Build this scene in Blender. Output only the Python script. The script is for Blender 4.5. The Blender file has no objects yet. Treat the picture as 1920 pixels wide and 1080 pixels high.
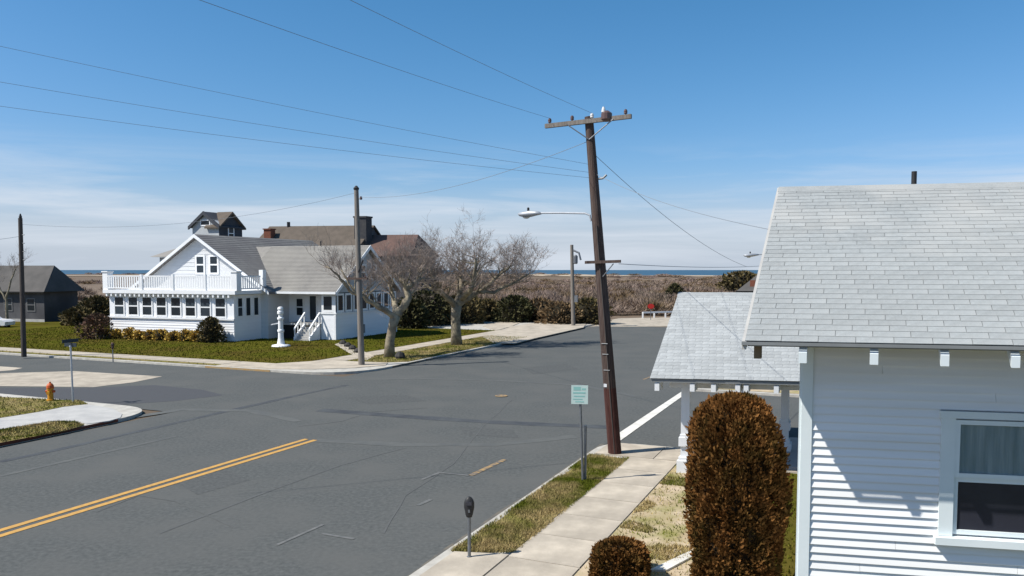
import bpy, math, random
import numpy as np
from mathutils import Vector, noise as mnoise
random.seed(7)
R = math.radians
scene = bpy.context.scene
COL = scene.collection

# ------------------------------------------------------------------ camera
PITCH = R(3.5); FPX = 1480.0; CY = 506 + FPX*math.tan(PITCH); EYE = 6.0
cam = bpy.data.cameras.new('camera'); camo = bpy.data.objects.new('camera', cam)
COL.objects.link(camo); scene.camera = camo
camo.location = (0, 0, EYE); camo.rotation_euler = (R(90)-PITCH, 0, 0)
cam.sensor_width = 36; cam.lens = FPX/1920*36; cam.shift_y = (CY-540)/1920
cam.clip_start = .1; cam.clip_end = 60000

# ------------------------------------------------------------------ sky and sun
SUN = Vector((-1.606, -.5, 1.93)).normalized()      # towards the sun
el = math.asin(SUN.z); az = math.atan2(SUN.x, SUN.y)
world = bpy.data.worlds.new('World'); scene.world = world; world.use_nodes = True
nt = world.node_tree; nt.nodes.clear()
def N(t, kind, **kw):
    n = t.nodes.new(kind)
    for k, v in kw.items(): setattr(n, k, v)
    return n
out = N(nt, 'ShaderNodeOutputWorld'); bg = N(nt, 'ShaderNodeBackground'); bg.inputs[1].default_value = .1
sky = N(nt, 'ShaderNodeTexSky'); sky.sky_type = 'NISHITA'; sky.sun_disc = False
sky.sun_elevation = el; sky.sun_rotation = az % (2*math.pi)
sky.altitude = 0; sky.air_density = 1.0; sky.dust_density = .6; sky.ozone_density = 3.0
# thin streaks of cirrus low over the sea
tc = N(nt, 'ShaderNodeTexCoord'); sep = N(nt, 'ShaderNodeSeparateXYZ'); nt.links.new(tc.outputs['Generated'], sep.inputs[0])
mp = N(nt, 'ShaderNodeMapping'); mp.inputs['Scale'].default_value = (1.0, 1.0, 13.0); mp.inputs['Rotation'].default_value = (R(2), R(4), R(20))
nt.links.new(tc.outputs['Generated'], mp.inputs[0])
nz = N(nt, 'ShaderNodeTexNoise'); nz.inputs['Scale'].default_value = 2.6; nz.inputs['Detail'].default_value = 9; nz.inputs['Roughness'].default_value = .6
nz.inputs['Distortion'].default_value = .5
nt.links.new(mp.outputs[0], nz.inputs['Vector'])
r1 = N(nt, 'ShaderNodeMapRange'); r1.inputs[1].default_value = .42; r1.inputs[2].default_value = .70; nt.links.new(nz.outputs[0], r1.inputs[0])
r2 = N(nt, 'ShaderNodeMapRange'); r2.inputs[1].default_value = .17; r2.inputs[2].default_value = .06; r2.interpolation_type = 'SMOOTHSTEP'
nt.links.new(sep.outputs[2], r2.inputs[0])
mul = N(nt, 'ShaderNodeMath', operation='MULTIPLY'); nt.links.new(r1.outputs[0], mul.inputs[0]); nt.links.new(r2.outputs[0], mul.inputs[1])
mul2 = N(nt, 'ShaderNodeMath', operation='MULTIPLY'); nt.links.new(mul.outputs[0], mul2.inputs[0]); mul2.inputs[1].default_value = .8
r3 = N(nt, 'ShaderNodeMapRange'); r3.inputs[1].default_value = .13; r3.inputs[2].default_value = .0; r3.inputs[4].default_value = .8; r3.interpolation_type = 'SMOOTHSTEP'
nt.links.new(sep.outputs[2], r3.inputs[0])
mc = N(nt, 'ShaderNodeMix', data_type='RGBA'); mc.inputs[7].default_value = (5.3, 5.75, 6.4, 1)
mx = N(nt, 'ShaderNodeMix', data_type='RGBA'); mx.inputs[7].default_value = (4.0, 4.6, 5.5, 1)
# a clear spring sky: less red away from the horizon
sx = N(nt, 'ShaderNodeSeparateXYZ'); nt.links.new(sky.outputs[0], sx.inputs[0]); cx = N(nt, 'ShaderNodeCombineXYZ')
def mth(op, a, b):
    n = N(nt, 'ShaderNodeMath', operation=op)
    for i, q in enumerate((a, b)):
        if isinstance(q, (int, float)): n.inputs[i].default_value = q
        else: nt.links.new(q, n.inputs[i])
    return n.outputs[0]
red = mth('MULTIPLY', mth('POWER', mth('MULTIPLY', sx.outputs[0], .132), 1.55), .99/.132)
nt.links.new(mth('MINIMUM', red, mth('MULTIPLY', sx.outputs[0], .75)), cx.inputs[0])
nt.links.new(mth('MULTIPLY', sx.outputs[1], .79), cx.inputs[1]); nt.links.new(mth('MULTIPLY', sx.outputs[2], .975), cx.inputs[2])
nt.links.new(r3.outputs[0], mx.inputs[0]); nt.links.new(cx.outputs[0], mx.inputs[6])
nt.links.new(mul2.outputs[0], mc.inputs[0]); nt.links.new(mx.outputs[2], mc.inputs[6]); nt.links.new(mc.outputs[2], bg.inputs[0]); nt.links.new(bg.outputs[0], out.inputs[0])

sl = bpy.data.lights.new('sun', 'SUN'); so = bpy.data.objects.new('sun', sl); COL.objects.link(so)
sl.energy = 5.0; sl.angle = R(.5); sl.color = (1, .955, .88)
so.location = (-40, -10, 60); so.rotation_euler = (-SUN).to_track_quat('-Z', 'Y').to_euler()

vs = scene.view_settings; vs.view_transform = 'Standard'; vs.look = 'None'; vs.gamma = 1; vs.use_curve_mapping = False
vs.exposure = .45

# ------------------------------------------------------------------ geometry helpers
def P(px, py, d):                    # the point at distance d ahead that lies along a direction
    x = (px-960)/FPX; y = (CY-py)/FPX
    v = Vector((x, math.cos(PITCH)+y*math.sin(PITCH), -math.sin(PITCH)+y*math.cos(PITCH)))
    v *= d/v.y
    return Vector((v.x, v.y, EYE+v.z))
def G(px, py, z=0.0):                # the point where that direction meets the ground
    x = (px-960)/FPX; y = (CY-py)/FPX
    v = Vector((x, math.cos(PITCH)+y*math.sin(PITCH), -math.sin(PITCH)+y*math.cos(PITCH)))
    v *= (z-EYE)/v.z
    return Vector((v.x, v.y, z))
TH = R(23.5)
SV = Vector((math.sin(TH), math.cos(TH), 0)); TV = Vector((math.cos(TH), -math.sin(TH), 0)); UP = Vector((0, 0, 1))
def S(s, t, z=0.0): return SV*s + TV*t + UP*z      # street frame: s along the main street, t across it
def ST(p): return (p.dot(SV), p.dot(TV))

class MB:
    def __init__(self): self.v = []; self.f = []
    def add(self, vs, fs):
        o = len(self.v); self.v += [tuple(p) for p in vs]; self.f += [tuple(i+o for i in f) for f in fs]; return self
    def quad(self, *p): return self.add(p, [tuple(range(len(p)))])
    def para(self, p, a, b, c):        # parallelepiped from corner p with edges a, b, c
        p, a, b, c = Vector(p), Vector(a), Vector(b), Vector(c)
        v = [p, p+a, p+a+b, p+b, p+c, p+a+c, p+a+b+c, p+b+c]
        f = [(0, 3, 2, 1), (4, 5, 6, 7), (0, 1, 5, 4), (1, 2, 6, 5), (2, 3, 7, 6), (3, 0, 4, 7)]
        if a.cross(b).dot(c) < 0: f = [t[::-1] for t in f]
        return self.add(v, f)
    def box(self, c, sx, sy, sz): return self.para((c[0]-sx/2, c[1]-sy/2, c[2]-sz/2), (sx, 0, 0), (0, sy, 0), (0, 0, sz))
    def prism(self, poly, z0, z1):
        n = len(poly); a = sum(poly[i][0]*poly[(i+1) % n][1]-poly[(i+1) % n][0]*poly[i][1] for i in range(n))
        if a < 0: poly = poly[::-1]
        v = [(p[0], p[1], z0) for p in poly] + [(p[0], p[1], z1) for p in poly]
        f = [tuple(range(n))[::-1], tuple(range(n, 2*n))] + [(i, (i+1) % n, n+(i+1) % n, n+i) for i in range(n)]
        return self.add(v, f)
    def sheet(self, poly, z):
        n = len(poly); a = sum(poly[i][0]*poly[(i+1) % n][1]-poly[(i+1) % n][0]*poly[i][1] for i in range(n))
        if a < 0: poly = poly[::-1]
        return self.add([(p[0], p[1], z) for p in poly], [tuple(range(n))])
    def extrude(self, pts, vec):       # planar polygon given in 3D, pushed along vec
        n = len(pts); vec = Vector(vec); pts = [Vector(p) for p in pts]
        nn = Vector((0, 0, 0))
        for i in range(n): nn += pts[i].cross(pts[(i+1) % n])
        if nn.dot(vec) < 0: pts = pts[::-1]
        v = pts + [p+vec for p in pts]
        f = [tuple(range(n))[::-1], tuple(range(n, 2*n))] + [(i, (i+1) % n, n+(i+1) % n, n+i) for i in range(n)]
        return self.add(v, f)
    def tube(self, pts, rad, n=8, cap=True):
        pts = [Vector(p) for p in pts]
        if not isinstance(rad, (list, tuple)): rad = [rad]*len(pts)
        vs_, m = [], len(pts)
        ref = None
        for i, p in enumerate(pts):
            t = (pts[min(i+1, m-1)]-pts[max(i-1, 0)])
            if t.length < 1e-9: t = Vector((0, 0, 1))
            t.normalize()
            if ref is None:
                ref = Vector((1, 0, 0)) if abs(t.x) < .8 else Vector((0, 1, 0))
            x = (ref-t*ref.dot(t)); x.normalize(); y = t.cross(x); ref = x
            for k in range(n):
                a = 2*math.pi*k/n
                vs_.append(p+(x*math.cos(a)+y*math.sin(a))*rad[i])
        fs = []
        for i in range(m-1):
            for k in range(n):
                a, b = i*n+k, i*n+(k+1) % n
                fs.append((a, b, b+n, a+n))
        if cap: fs += [tuple(range(n))[::-1], tuple(range((m-1)*n, m*n))]
        return self.add(vs_, fs)
    def lathe(self, prof, c=(0, 0, 0), n=20):
        return self.tube([(c[0], c[1], c[2]+z) for r, z in prof], [max(r, 1e-4) for r, z in prof], n) if all(prof[i][1] < prof[i+1][1] for i in range(len(prof)-1)) else self._lathe(prof, c, n)
    def _lathe(self, prof, c, n):
        v = [(c[0]+r*math.cos(2*math.pi*k/n), c[1]+r*math.sin(2*math.pi*k/n), c[2]+z) for r, z in prof for k in range(n)]
        f = [(i*n+k, i*n+(k+1) % n, (i+1)*n+(k+1) % n, (i+1)*n+k) for i in range(len(prof)-1) for k in range(n)]
        f += [tuple(range(n))[::-1], tuple(range((len(prof)-1)*n, len(prof)*n))]
        return self.add(v, f)
    def build(self, name, material, parent=None, smooth=False, world=True):
        me = bpy.data.meshes.new(name)
        off = Vector((0, 0, 0)); p = parent
        while p is not None: off += p.location; p = p.parent
        if world and off.length > 0: vv = [(a-off.x, b-off.y, c-off.z) for a, b, c in self.v]
        else: vv = self.v
        me.from_pydata(vv, [], self.f); me.materials.append(material)
        if smooth: me.polygons.foreach_set('use_smooth', [True]*len(me.polygons))
        o = bpy.data.objects.new(name, me); COL.objects.link(o)
        if parent is not None: o.parent = parent
        return o

def tag(o, label=None, cat=None, group=None, kind=None):
    if label: o['label'] = label
    if cat: o['category'] = cat
    if group: o['group'] = group
    if kind: o['kind'] = kind
    return o
def thing(name, label, cat, loc=(0, 0, 0), group=None):
    o = bpy.data.objects.new(name, None); COL.objects.link(o); o.location = loc
    o.empty_display_size = .2
    return tag(o, label, cat, group)
def copy_tree(o, loc=None, parent=None):
    c = o.copy(); COL.objects.link(c)
    if loc is not None: c.location = loc
    if parent is not None: c.parent = parent
    for ch in list(o.children): copy_tree(ch, None, c)
    return c
def struct(o): o['kind'] = 'structure'; return o

def round_corner(poly, idx, r, n=7):
    """poly of 2D points; the corner idx replaced by an arc of tangent length r."""
    p = [Vector((q[0], q[1])) for q in poly]; a, b, c = p[idx-1], p[idx], p[(idx+1) % len(p)]
    u = (a-b).normalized()*r; w = (c-b).normalized()*r
    arc = []
    for i in range(n+1):
        t = i/n
        arc.append((b+u)*(1-t)**2 + b*2*t*(1-t) + (b+w)*t*t)
    return p[:idx] + arc + p[idx+1:]
def inside(poly, x, y):
    c = False; n = len(poly); j = n-1
    for i in range(n):
        xi, yi, xj, yj = poly[i][0], poly[i][1], poly[j][0], poly[j][1]
        if (yi > y) != (yj > y) and x < (xj-xi)*(y-yi)/(yj-yi)+xi: c = not c
        j = i
    return c

# ------------------------------------------------------------------ materials
def mat(name, c, c2=None, scale=2.0, rough=.85, bump=0., bscale=40., spec=.25, detail=5, metallic=0., lo=.35, hi=.65, c3=None, scale3=.3, stretch=None, rand=0., distort=0.):
    m = bpy.data.materials.new(name); m.use_nodes = True; t = m.node_tree
    b = t.nodes['Principled BSDF']; b.inputs['Roughness'].default_value = rough; b.inputs['Metallic'].default_value = metallic
    b.inputs['Specular IOR Level'].default_value = spec
    co = N(t, 'ShaderNodeTexCoord').outputs['Object']
    if stretch:
        q = N(t, 'ShaderNodeMapping'); q.inputs['Scale'].default_value = stretch; t.links.new(co, q.inputs[0]); co = q.outputs[0]
    def noise(sc, det=detail):
        n = N(t, 'ShaderNodeTexNoise'); n.inputs['Scale'].default_value = sc; n.inputs['Detail'].default_value = det; n.inputs['Roughness'].default_value = .6
        n.inputs['Distortion'].default_value = distort
        t.links.new(co, n.inputs['Vector']); return n.outputs[0]
    def rng(x, a, d):
        r = N(t, 'ShaderNodeMapRange'); r.inputs[1].default_value = a; r.inputs[2].default_value = d; t.links.new(x, r.inputs[0]); return r.outputs[0]
    def mix(f, a, d):
        n = N(t, 'ShaderNodeMix', data_type='RGBA'); t.links.new(f, n.inputs[0])
        for s, i in ((a, 6), (d, 7)):
            if isinstance(s, tuple): n.inputs[i].default_value = (*s, 1)
            else: t.links.new(s, n.inputs[i])
        return n.outputs[2]
    c = tuple(c); cur = c
    if c2: cur = mix(rng(noise(scale), lo, hi), c, tuple(c2))
    if c3: cur = mix(rng(noise(scale3, 4), .42, .68), cur, tuple(c3))
    if rand > 0:
        oi = N(t, 'ShaderNodeObjectInfo'); ge = N(t, 'ShaderNodeNewGeometry')
        ad = N(t, 'ShaderNodeMath', operation='ADD'); t.links.new(oi.outputs['Random'], ad.inputs[0]); t.links.new(ge.outputs['Random Per Island'], ad.inputs[1])
        fr = N(t, 'ShaderNodeMath', operation='FRACT'); t.links.new(ad.outputs[0], fr.inputs[0])
        mr = N(t, 'ShaderNodeMapRange'); mr.inputs[3].default_value = 1-rand; mr.inputs[4].default_value = 1+rand; t.links.new(fr.outputs[0], mr.inputs[0])
        vm = N(t, 'ShaderNodeVectorMath', operation='SCALE'); t.links.new(mr.outputs[0], vm.inputs['Scale'])
        if isinstance(cur, tuple): vm.inputs[0].default_value = cur
        else: t.links.new(cur, vm.inputs[0])
        cur = vm.outputs[0]
    if isinstance(cur, tuple): b.inputs['Base Color'].default_value = (*cur, 1)
    else: t.links.new(cur, b.inputs['Base Color'])
    if bump > 0:
        bp = N(t, 'ShaderNodeBump'); bp.inputs['Strength'].default_value = bump; bp.inputs['Distance'].default_value = .02
        t.links.new(noise(bscale, 3), bp.inputs['Height']); t.links.new(bp.outputs[0], b.inputs['Normal'])
    return m

M = {}
M['asphalt'] = mat('asphalt', (.064, .069, .067), (.11, .114, .11), scale=9, rough=.92, bump=.35, bscale=60, c3=(.1, .102, .097), scale3=.35, spec=.08, detail=9, lo=.3, hi=.7)
M['asphalt_dark'] = mat('asphalt_patch', (.06, .062, .066), (.066, .068, .072), scale=18, rough=.9, bump=.3, bscale=60)
M['asphalt_patch'] = mat('asphalt_repair', (.068, .072, .07), (.098, .101, .098), scale=9, rough=.92, spec=.08)
M['grit'] = mat('gutter_grit', (.14, .125, .1), (.085, .085, .08), scale=3, rough=1)
M['crack'] = mat('crack_filler', (.078, .081, .079), (.1, .103, .1), scale=1.5, rough=.9)
M['tar'] = mat('tar_seam', (.048, .05, .053), (.074, .078, .078), scale=1.2, rough=.7)
M['worn'] = mat('worn_seam', (.105, .108, .1), (.08, .084, .082), scale=1.4, rough=.9)
M['yellow_paint'] = mat('yellow_road_paint', (.52, .29, .07), (.34, .21, .08), scale=7, rough=.7, lo=.4, hi=.75)
M['worn_paint'] = mat('worn_orange_paint', (.34, .22, .09), (.1, .1, .1), scale=5, rough=.8, lo=.4, hi=.6)
M['white_worn'] = mat('worn_white_paint', (.15, .15, .143), (.1, .104, .1), scale=4, rough=.8, lo=.35, hi=.62)
M['concrete'] = mat('pale_concrete', (.46, .405, .325), (.375, .33, .265), scale=2.6, rough=.95, bump=.25, bscale=30, rand=.07, spec=.1, c3=(.3, .265, .215), scale3=.8)
M['concrete_grey'] = mat('grey_concrete', (.42, .41, .385), (.34, .335, .32), scale=1.5, rough=.9, bump=.15, bscale=30, rand=.05)
M['kerb'] = mat('kerb_concrete', (.46, .44, .39), (.34, .32, .28), scale=2.5, rough=.9, bump=.2, bscale=25)
M['kerb_red'] = mat('red_kerb_paint', (.16, .045, .025), (.1, .05, .035), scale=3, rough=.8)
M['kerb_yellow'] = mat('yellow_kerb_paint', (.36, .2, .06), (.3, .24, .15), scale=2, rough=.8)
M['gutter'] = mat('white_concrete_gutter', (.66, .64, .58), (.52, .5, .45), scale=2, rough=.85)
M['lawn'] = mat('lawn_soil', (.064, .071, .008), (.088, .08, .014), scale=.5, rough=1, spec=0, c3=(.08, .058, .016), scale3=.22, bump=.4, bscale=14)
M['lawn_blade'] = mat('lawn_blades', (.066, .08, .008), (.092, .085, .014), scale=.45, rough=1, spec=0, rand=.25)
M['dry_soil'] = mat('dry_sandy_soil', (.48, .39, .275), (.36, .28, .18), scale=1.6, rough=1, bump=.5, bscale=12, spec=0, c3=(.2, .19, .06), scale3=1.0)
M['verge_soil'] = mat('verge_soil', (.24, .19, .09), (.13, .125, .03), scale=1.1, rough=1, spec=0, bump=.5, bscale=14)
M['verge_blade'] = mat('verge_grass', (.095, .11, .014), (.34, .26, .12), scale=.75, rough=1, spec=0, rand=.25, lo=.42, hi=.6)
M['sand'] = mat('sand', (.4, .33, .24), (.3, .24, .17), scale=.02, rough=1)
M['scrub_ground'] = mat('scrub_ground', (.1, .075, .05), (.14, .1, .07), scale=.05, rough=1, c3=(.17, .125, .085), scale3=.012)
M['white'] = mat('white_paint', (.78, .79, .79), (.72, .73, .73), scale=1.2, rough=.55, spec=.3)
M['clap'] = mat('white_clapboard_paint', (.8, .805, .81), (.77, .78, .785), scale=1.5, rough=.5, spec=.2, rand=.015, stretch=(.5, .5, 5), c3=(.72, .715, .69), scale3=.5)
M['trim'] = mat('white_trim_paint', (.72, .77, .77), (.66, .72, .72), scale=1.2, rough=.5, spec=.3)
M['shingle'] = mat('grey_shingle', (.3, .318, .315), (.26, .275, .272), scale=14, rough=.95, bump=.35, bscale=90, rand=.07, c3=(.345, .35, .335), scale3=.9)
M['shingle_porch'] = mat('pale_porch_shingle', (.36, .375, .37), (.3, .315, .315), scale=9, rough=.95, bump=.2, bscale=90, rand=.1)
M['deckdark'] = mat('roof_underlay', (.225, .235, .235), (.195, .205, .205), scale=3, rough=1)
M['soffit'] = mat('soffit_wood', (.22, .16, .1), (.16, .12, .08), scale=3, rough=.9)
M['glass'] = mat('window_glass', (.026, .028, .04), (.04, .043, .056), scale=.8, rough=.08, spec=.4)
M['glass_far'] = mat('far_window_glass', (.016, .022, .03), (.03, .042, .05), scale=.5, rough=.2, spec=.25, rand=.55)
M['curtain'] = mat('net_curtain', (.5, .53, .53), (.33, .38, .38), scale=1.5, rough=.9, stretch=(9, 9, .6))
M['pole_dark'] = mat('dark_pole_wood', (.052, .034, .029), (.095, .07, .058), scale=5, rough=.95, stretch=(6, 6, .35), bump=.5, bscale=6)
M['pole_red'] = mat('stained_pole_base', (.05, .017, .014), (.08, .036, .028), scale=5, rough=.95, stretch=(6, 6, .5), bump=.5, bscale=6)
M['pole_grey'] = mat('weathered_pole_wood', (.15, .13, .11), (.22, .2, .175), scale=5, rough=.95, stretch=(6, 6, .35), bump=.4, bscale=6)
M['metal'] = mat('galvanised_metal', (.2, .21, .22), (.15, .16, .17), scale=6, rough=.5, metallic=.6)
M['metal_lamp'] = mat('aluminium_lamp', (.42, .44, .46), (.36, .38, .4), scale=4, rough=.45, metallic=.4)
M['lens'] = mat('lamp_lens', (.5, .5, .46), (.4, .4, .38), scale=5, rough=.25, spec=.5)
M['black'] = mat('black_metal', (.018, .018, .02), (.03, .03, .03), scale=4, rough=.5)
M['wire'] = mat('wire', (.19, .215, .24), rough=.7)
M['ceramic'] = mat('insulator', (.1, .06, .05), rough=.3, spec=.5)
M['ceramic_w'] = mat('white_insulator', (.6, .6, .58), rough=.3, spec=.5)
M['yew'] = mat('browned_yew', (.13, .058, .018), (.05, .039, .012), scale=2.4, rough=.95, spec=.03, rand=.22, c3=(.18, .082, .026), scale3=1.6, detail=3)
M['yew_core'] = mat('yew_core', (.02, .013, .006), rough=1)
M['bark'] = mat('pale_plane_bark', (.3, .26, .18), (.14, .115, .085), scale=3, rough=.95, bump=.5, bscale=8)
M['twig'] = mat('grey_twigs', (.35, .285, .24), (.26, .21, .175), scale=1, rough=.95)
M['evergreen'] = mat('dark_evergreen', (.036, .04, .014), (.06, .054, .02), scale=1.2, rough=.8, rand=.35)
M['olive'] = mat('olive_brown_leaves', (.12, .088, .034), (.08, .066, .026), scale=1.2, rough=.85, rand=.35)
M['redshrub'] = mat('reddish_shrub', (.12, .055, .04), (.09, .07, .04), scale=1.5, rough=.85, rand=.35)
M['goldshrub'] = mat('golden_shrub', (.52, .34, .06), (.34, .23, .05), scale=2.5, rough=.85, rand=.3)
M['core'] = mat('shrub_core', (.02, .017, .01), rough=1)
M['scrub'] = mat('scrub_twigs', (.24, .175, .125), (.17, .135, .1), scale=.09, rough=1, rand=.3, c3=(.24, .175, .155), scale3=.03)
M['scrub_tan'] = mat('tan_scrub_twigs', (.19, .125, .065), (.12, .085, .045), scale=.3, rough=1, rand=.3)
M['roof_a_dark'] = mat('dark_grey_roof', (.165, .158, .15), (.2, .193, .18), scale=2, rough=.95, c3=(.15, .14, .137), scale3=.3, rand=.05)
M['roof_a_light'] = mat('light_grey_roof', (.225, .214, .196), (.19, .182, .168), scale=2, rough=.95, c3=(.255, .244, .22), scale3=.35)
M['roof_brown'] = mat('brown_roof', (.12, .098, .078), (.09, .075, .06), scale=1, rough=.95)
M['roof_red'] = mat('red_brown_roof', (.13, .08, .065), (.1, .065, .055), scale=1, rough=.95)
M['roof_slate'] = mat('slate_blue_roof', (.045, .05, .06), (.06, .065, .075), scale=1, rough=.9)
M['roof_grey'] = mat('weathered_grey_roof', (.1, .094, .088), (.075, .072, .068), scale=.7, rough=.95)
M['wall_grey'] = mat('grey_cedar_wall', (.075, .076, .08), (.105, .105, .11), scale=.8, rough=.95, c3=(.055, .055, .06), scale3=.25)
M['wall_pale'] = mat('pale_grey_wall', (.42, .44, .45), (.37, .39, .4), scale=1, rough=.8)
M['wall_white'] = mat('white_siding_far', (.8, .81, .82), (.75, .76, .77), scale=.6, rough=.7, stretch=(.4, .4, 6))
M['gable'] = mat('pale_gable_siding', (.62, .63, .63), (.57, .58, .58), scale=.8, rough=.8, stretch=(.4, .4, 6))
M['frame_grey'] = mat('grey_window_frame', (.16, .16, .16), rough=.7)
M['pole_black'] = mat('creosoted_pole_wood', (.05, .042, .038), (.08, .068, .06), scale=5, rough=.95, stretch=(6, 6, .35), bump=.5, bscale=6)
M['brick'] = mat('red_brick', (.22, .08, .05), (.16, .07, .045), scale=3, rough=.95)
M['chimney'] = mat('dark_chimney', (.05, .05, .055), (.075, .072, .07), scale=2, rough=.95)
M['dark'] = mat('dark_opening', (.012, .012, .012), rough=.9)
M['door'] = mat('dark_door', (.04, .05, .055), rough=.5)
M['hyd_y'] = mat('hydrant_yellow', (.55, .27, .02), (.45, .2, .02), scale=6, rough=.5)
M['hyd_o'] = mat('hydrant_orange', (.5, .1, .02), (.42, .08, .02), scale=6, rough=.5)
M['sign_green'] = mat('teal_print', (.25, .48, .44), rough=.5)
M['sign_pale'] = mat('pale_sign_face', (.5, .62, .58), (.46, .58, .55), scale=5, rough=.4)
M['name_plate'] = mat('dark_name_plate', (.02, .03, .04), rough=.5)
M['red_sign'] = mat('red_sign_face', (.42, .025, .02), rough=.5)
M['meter_brown'] = mat('brown_meter', (.07, .03, .022), rough=.5)
M['rock'] = mat('dark_rock', (.03, .03, .03), (.06, .055, .05), scale=3, rough=.95)
M['car'] = mat('white_car_paint', (.75, .75, .74), rough=.25, spec=.5)
M['rubber'] = mat('rubber', (.015, .015, .015), rough=.8)

def sea_mat():
    m = mat('sea', (.012, .05, .085), (.02, .065, .1), scale=.004, rough=.35, spec=.15); return m
M['sea'] = sea_mat()
# ================================================================== THE GROUND
def sheet(name, poly, z, m, kind='structure', parent=None):
    o = MB().sheet(poly, z).build(name, m, parent)
    if parent is None: o['kind'] = kind
    return o
def xy(*pts): return [S(s, t) for s, t in pts]

# terrain: one grid to the shore with low dunes, then the sea
def terrain_h(x, y):
    r = min(max((y-105)/260, 0), 1)
    h = -.03 + r*(1.1*mnoise.noise((x*.006, y*.008, 3))+.5*mnoise.noise((x*.02, y*.02, 9)))
    d = math.exp(-((y-560-40*mnoise.noise((x*.004, 1, 1)))/90)**2)
    h += d*(2.1+2.2*mnoise.noise((x*.009, y*.01, 5)))
    if y > 700: h -= (y-700)/400*2.2
    return min(h, -.03) if y < 105 else h
ys = [-60, -20, 10, 40, 70, 85, 100, 110, 125, 145, 170, 200, 240, 290, 340, 390, 440, 480, 510, 540, 560, 580, 610, 640, 680, 740, 820, 950, 1150]
xs = [-1400, -1000] + list(range(-700, 720, 22)) + [1000, 1400]
mb = MB()
for y in ys:
    for x in xs: mb.v.append((x, y, terrain_h(x, y)))
nx = len(xs)
mb.f = [(j*nx+i, j*nx+i+1, (j+1)*nx+i+1, (j+1)*nx+i) for j in range(len(ys)-1) for i in range(nx-1)]
g = mb.build('ground', M['scrub_ground'], smooth=True); struct(g)
# pale sand on the seaward dunes
m2 = MB(); iy = [i for i, y in enumerate(ys) if 505 <= y <= 1150]
for i in iy:
    for x in xs:
        y = ys[i]; h = terrain_h(x, y)
        m2.v.append((x, y, h + (.35 if mnoise.noise((x*.008, y*.012, 20)) > -.15 else -.4)))
m2.f = [(j*nx+i, j*nx+i+1, (j+1)*nx+i+1, (j+1)*nx+i) for j in range(len(iy)-1) for i in range(nx-1)]
struct(m2.build('dunes', M['sand'], smooth=True))
sheet('sea', [(-30000, 900), (30000, 900), (30000, 45000), (-30000, 45000)], -1.6, M['sea'])

# roads
SA0, SA1 = 24.6, 36.7          # the cross street between these, left of the main street
TL, TR = -26.3, -7.75          # the kerb lines of the main street
rb = MB()
for a, b, c, d in [(-25, 82, TL, TR), (SA0, SA1, -110, TL), (26.2, 39.2, TR, 60)]:
    rb.sheet(xy((a, c), (b, c), (b, d), (a, d)), 0)
struct(rb.build('road', M['asphalt']))
sheet('road_end_pavement', [G(*p) for p in [(1085, 613), (1160, 597), (1300, 594), (1330, 612)]], .012, M['concrete'])
sheet('road_patch', [G(*p) for p in [(140, 728), (200, 726), (290, 722), (380, 731), (420, 741), (330, 752), (250, 757), (190, 764), (60, 758), (0, 745), (0, 727)]], .004, M['asphalt_dark'])
cp = struct(MB().sheet([G(*p) for p in [(-90, 700), (0, 700), (140, 696), (304, 706), (250, 717), (175, 726), (0, 724), (-90, 724)]], .008).build('concrete_pavement', M['concrete']))
sheet('concrete_strip', [G(*p) for p in [(-60, 688), (0, 687), (42, 690), (25, 694), (0, 696), (-60, 697)]], .008, M['concrete'])

# painted lines
def stripe(name, a, b, w, m, z=.0095):
    a, b = Vector((a[0], a[1])), Vector((b[0], b[1])); d = (b-a).normalized(); n = Vector((-d.y, d.x))*w/2
    return sheet(name, [a+n, b+n, b-n, a-n], z, m)
a, b = S(-4, -18.05), S(22.5, -17.55); off = TV*.19
stripe('yellow_line', a-off, b-off, .19, M['yellow_paint']); stripe('yellow_line', a+off, b+off, .19, M['yellow_paint'])
stripe('worn_yellow_mark', G(882, 892), G(946, 862), .17, M['worn_paint'])
stripe('worn_white_mark', G(820, 886), G(880, 892), .1, M['white_worn'])
stripe('worn_white_mark', G(790, 900), G(822, 887), .1, M['white_worn'])
stripe('worn_white_mark', G(604, 1001), G(664, 1011), .1, M['white_worn'])
stripe('worn_white_mark', G(520, 1022), G(606, 984), .09, M['white_worn'])
stripe('worn_white_mark', G(783, 948), G(808, 937), .12, M['white_worn'])
stripe('worn_white_mark', G(1206, 712), G(1236, 700), .13, M['worn_paint'])
seam_z = [.005]
def seam(name, pts, w, m, z=None):
    seam_z[0] += .00015; z = seam_z[0]
    pts = [Vector((p[0], p[1])) for p in pts]; q = []
    for i in range(len(pts)-1):
        for k in range(6):
            q.append(pts[i].lerp(pts[i+1], k/6))
    q.append(pts[-1]); L, Rr = [], []
    for i, p in enumerate(q):
        d = (q[min(i+1, len(q)-1)]-q[max(i-1, 0)]).normalized(); n = Vector((-d.y, d.x))
        ww = w/2*(1+.55*mnoise.noise((p.x*.8, p.y*.8, 2)))
        sh = n*.06*mnoise.noise((p.x*.5, p.y*.5, 7))
        L.append(p+n*ww+sh); Rr.append(p-n*ww+sh)
    mb = MB(); v = [(p.x, p.y, z) for p in L+Rr]; n = len(L)
    mb.add(v, [(n+i, n+i+1, i+1, i) for i in range(n-1)])
    return struct(mb.build(name, m))
seam('tar_seam', [G(600, 769), G(760, 781), G(930, 792), G(1138, 801)], .62, M['tar'])
seam('tar_seam', [G(0, 866), G(150, 834), G(300, 800), G(420, 772), G(560, 741), G(650, 722)], .3, M['tar'])
seam('worn_seam', [G(590, 826), G(760, 834), G(930, 834), G(1080, 818)], .5, M['worn'])
seam('worn_seam', [G(640, 712), G(780, 710), G(940, 714), G(1090, 722), G(1190, 744)], .34, M['worn'])
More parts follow.
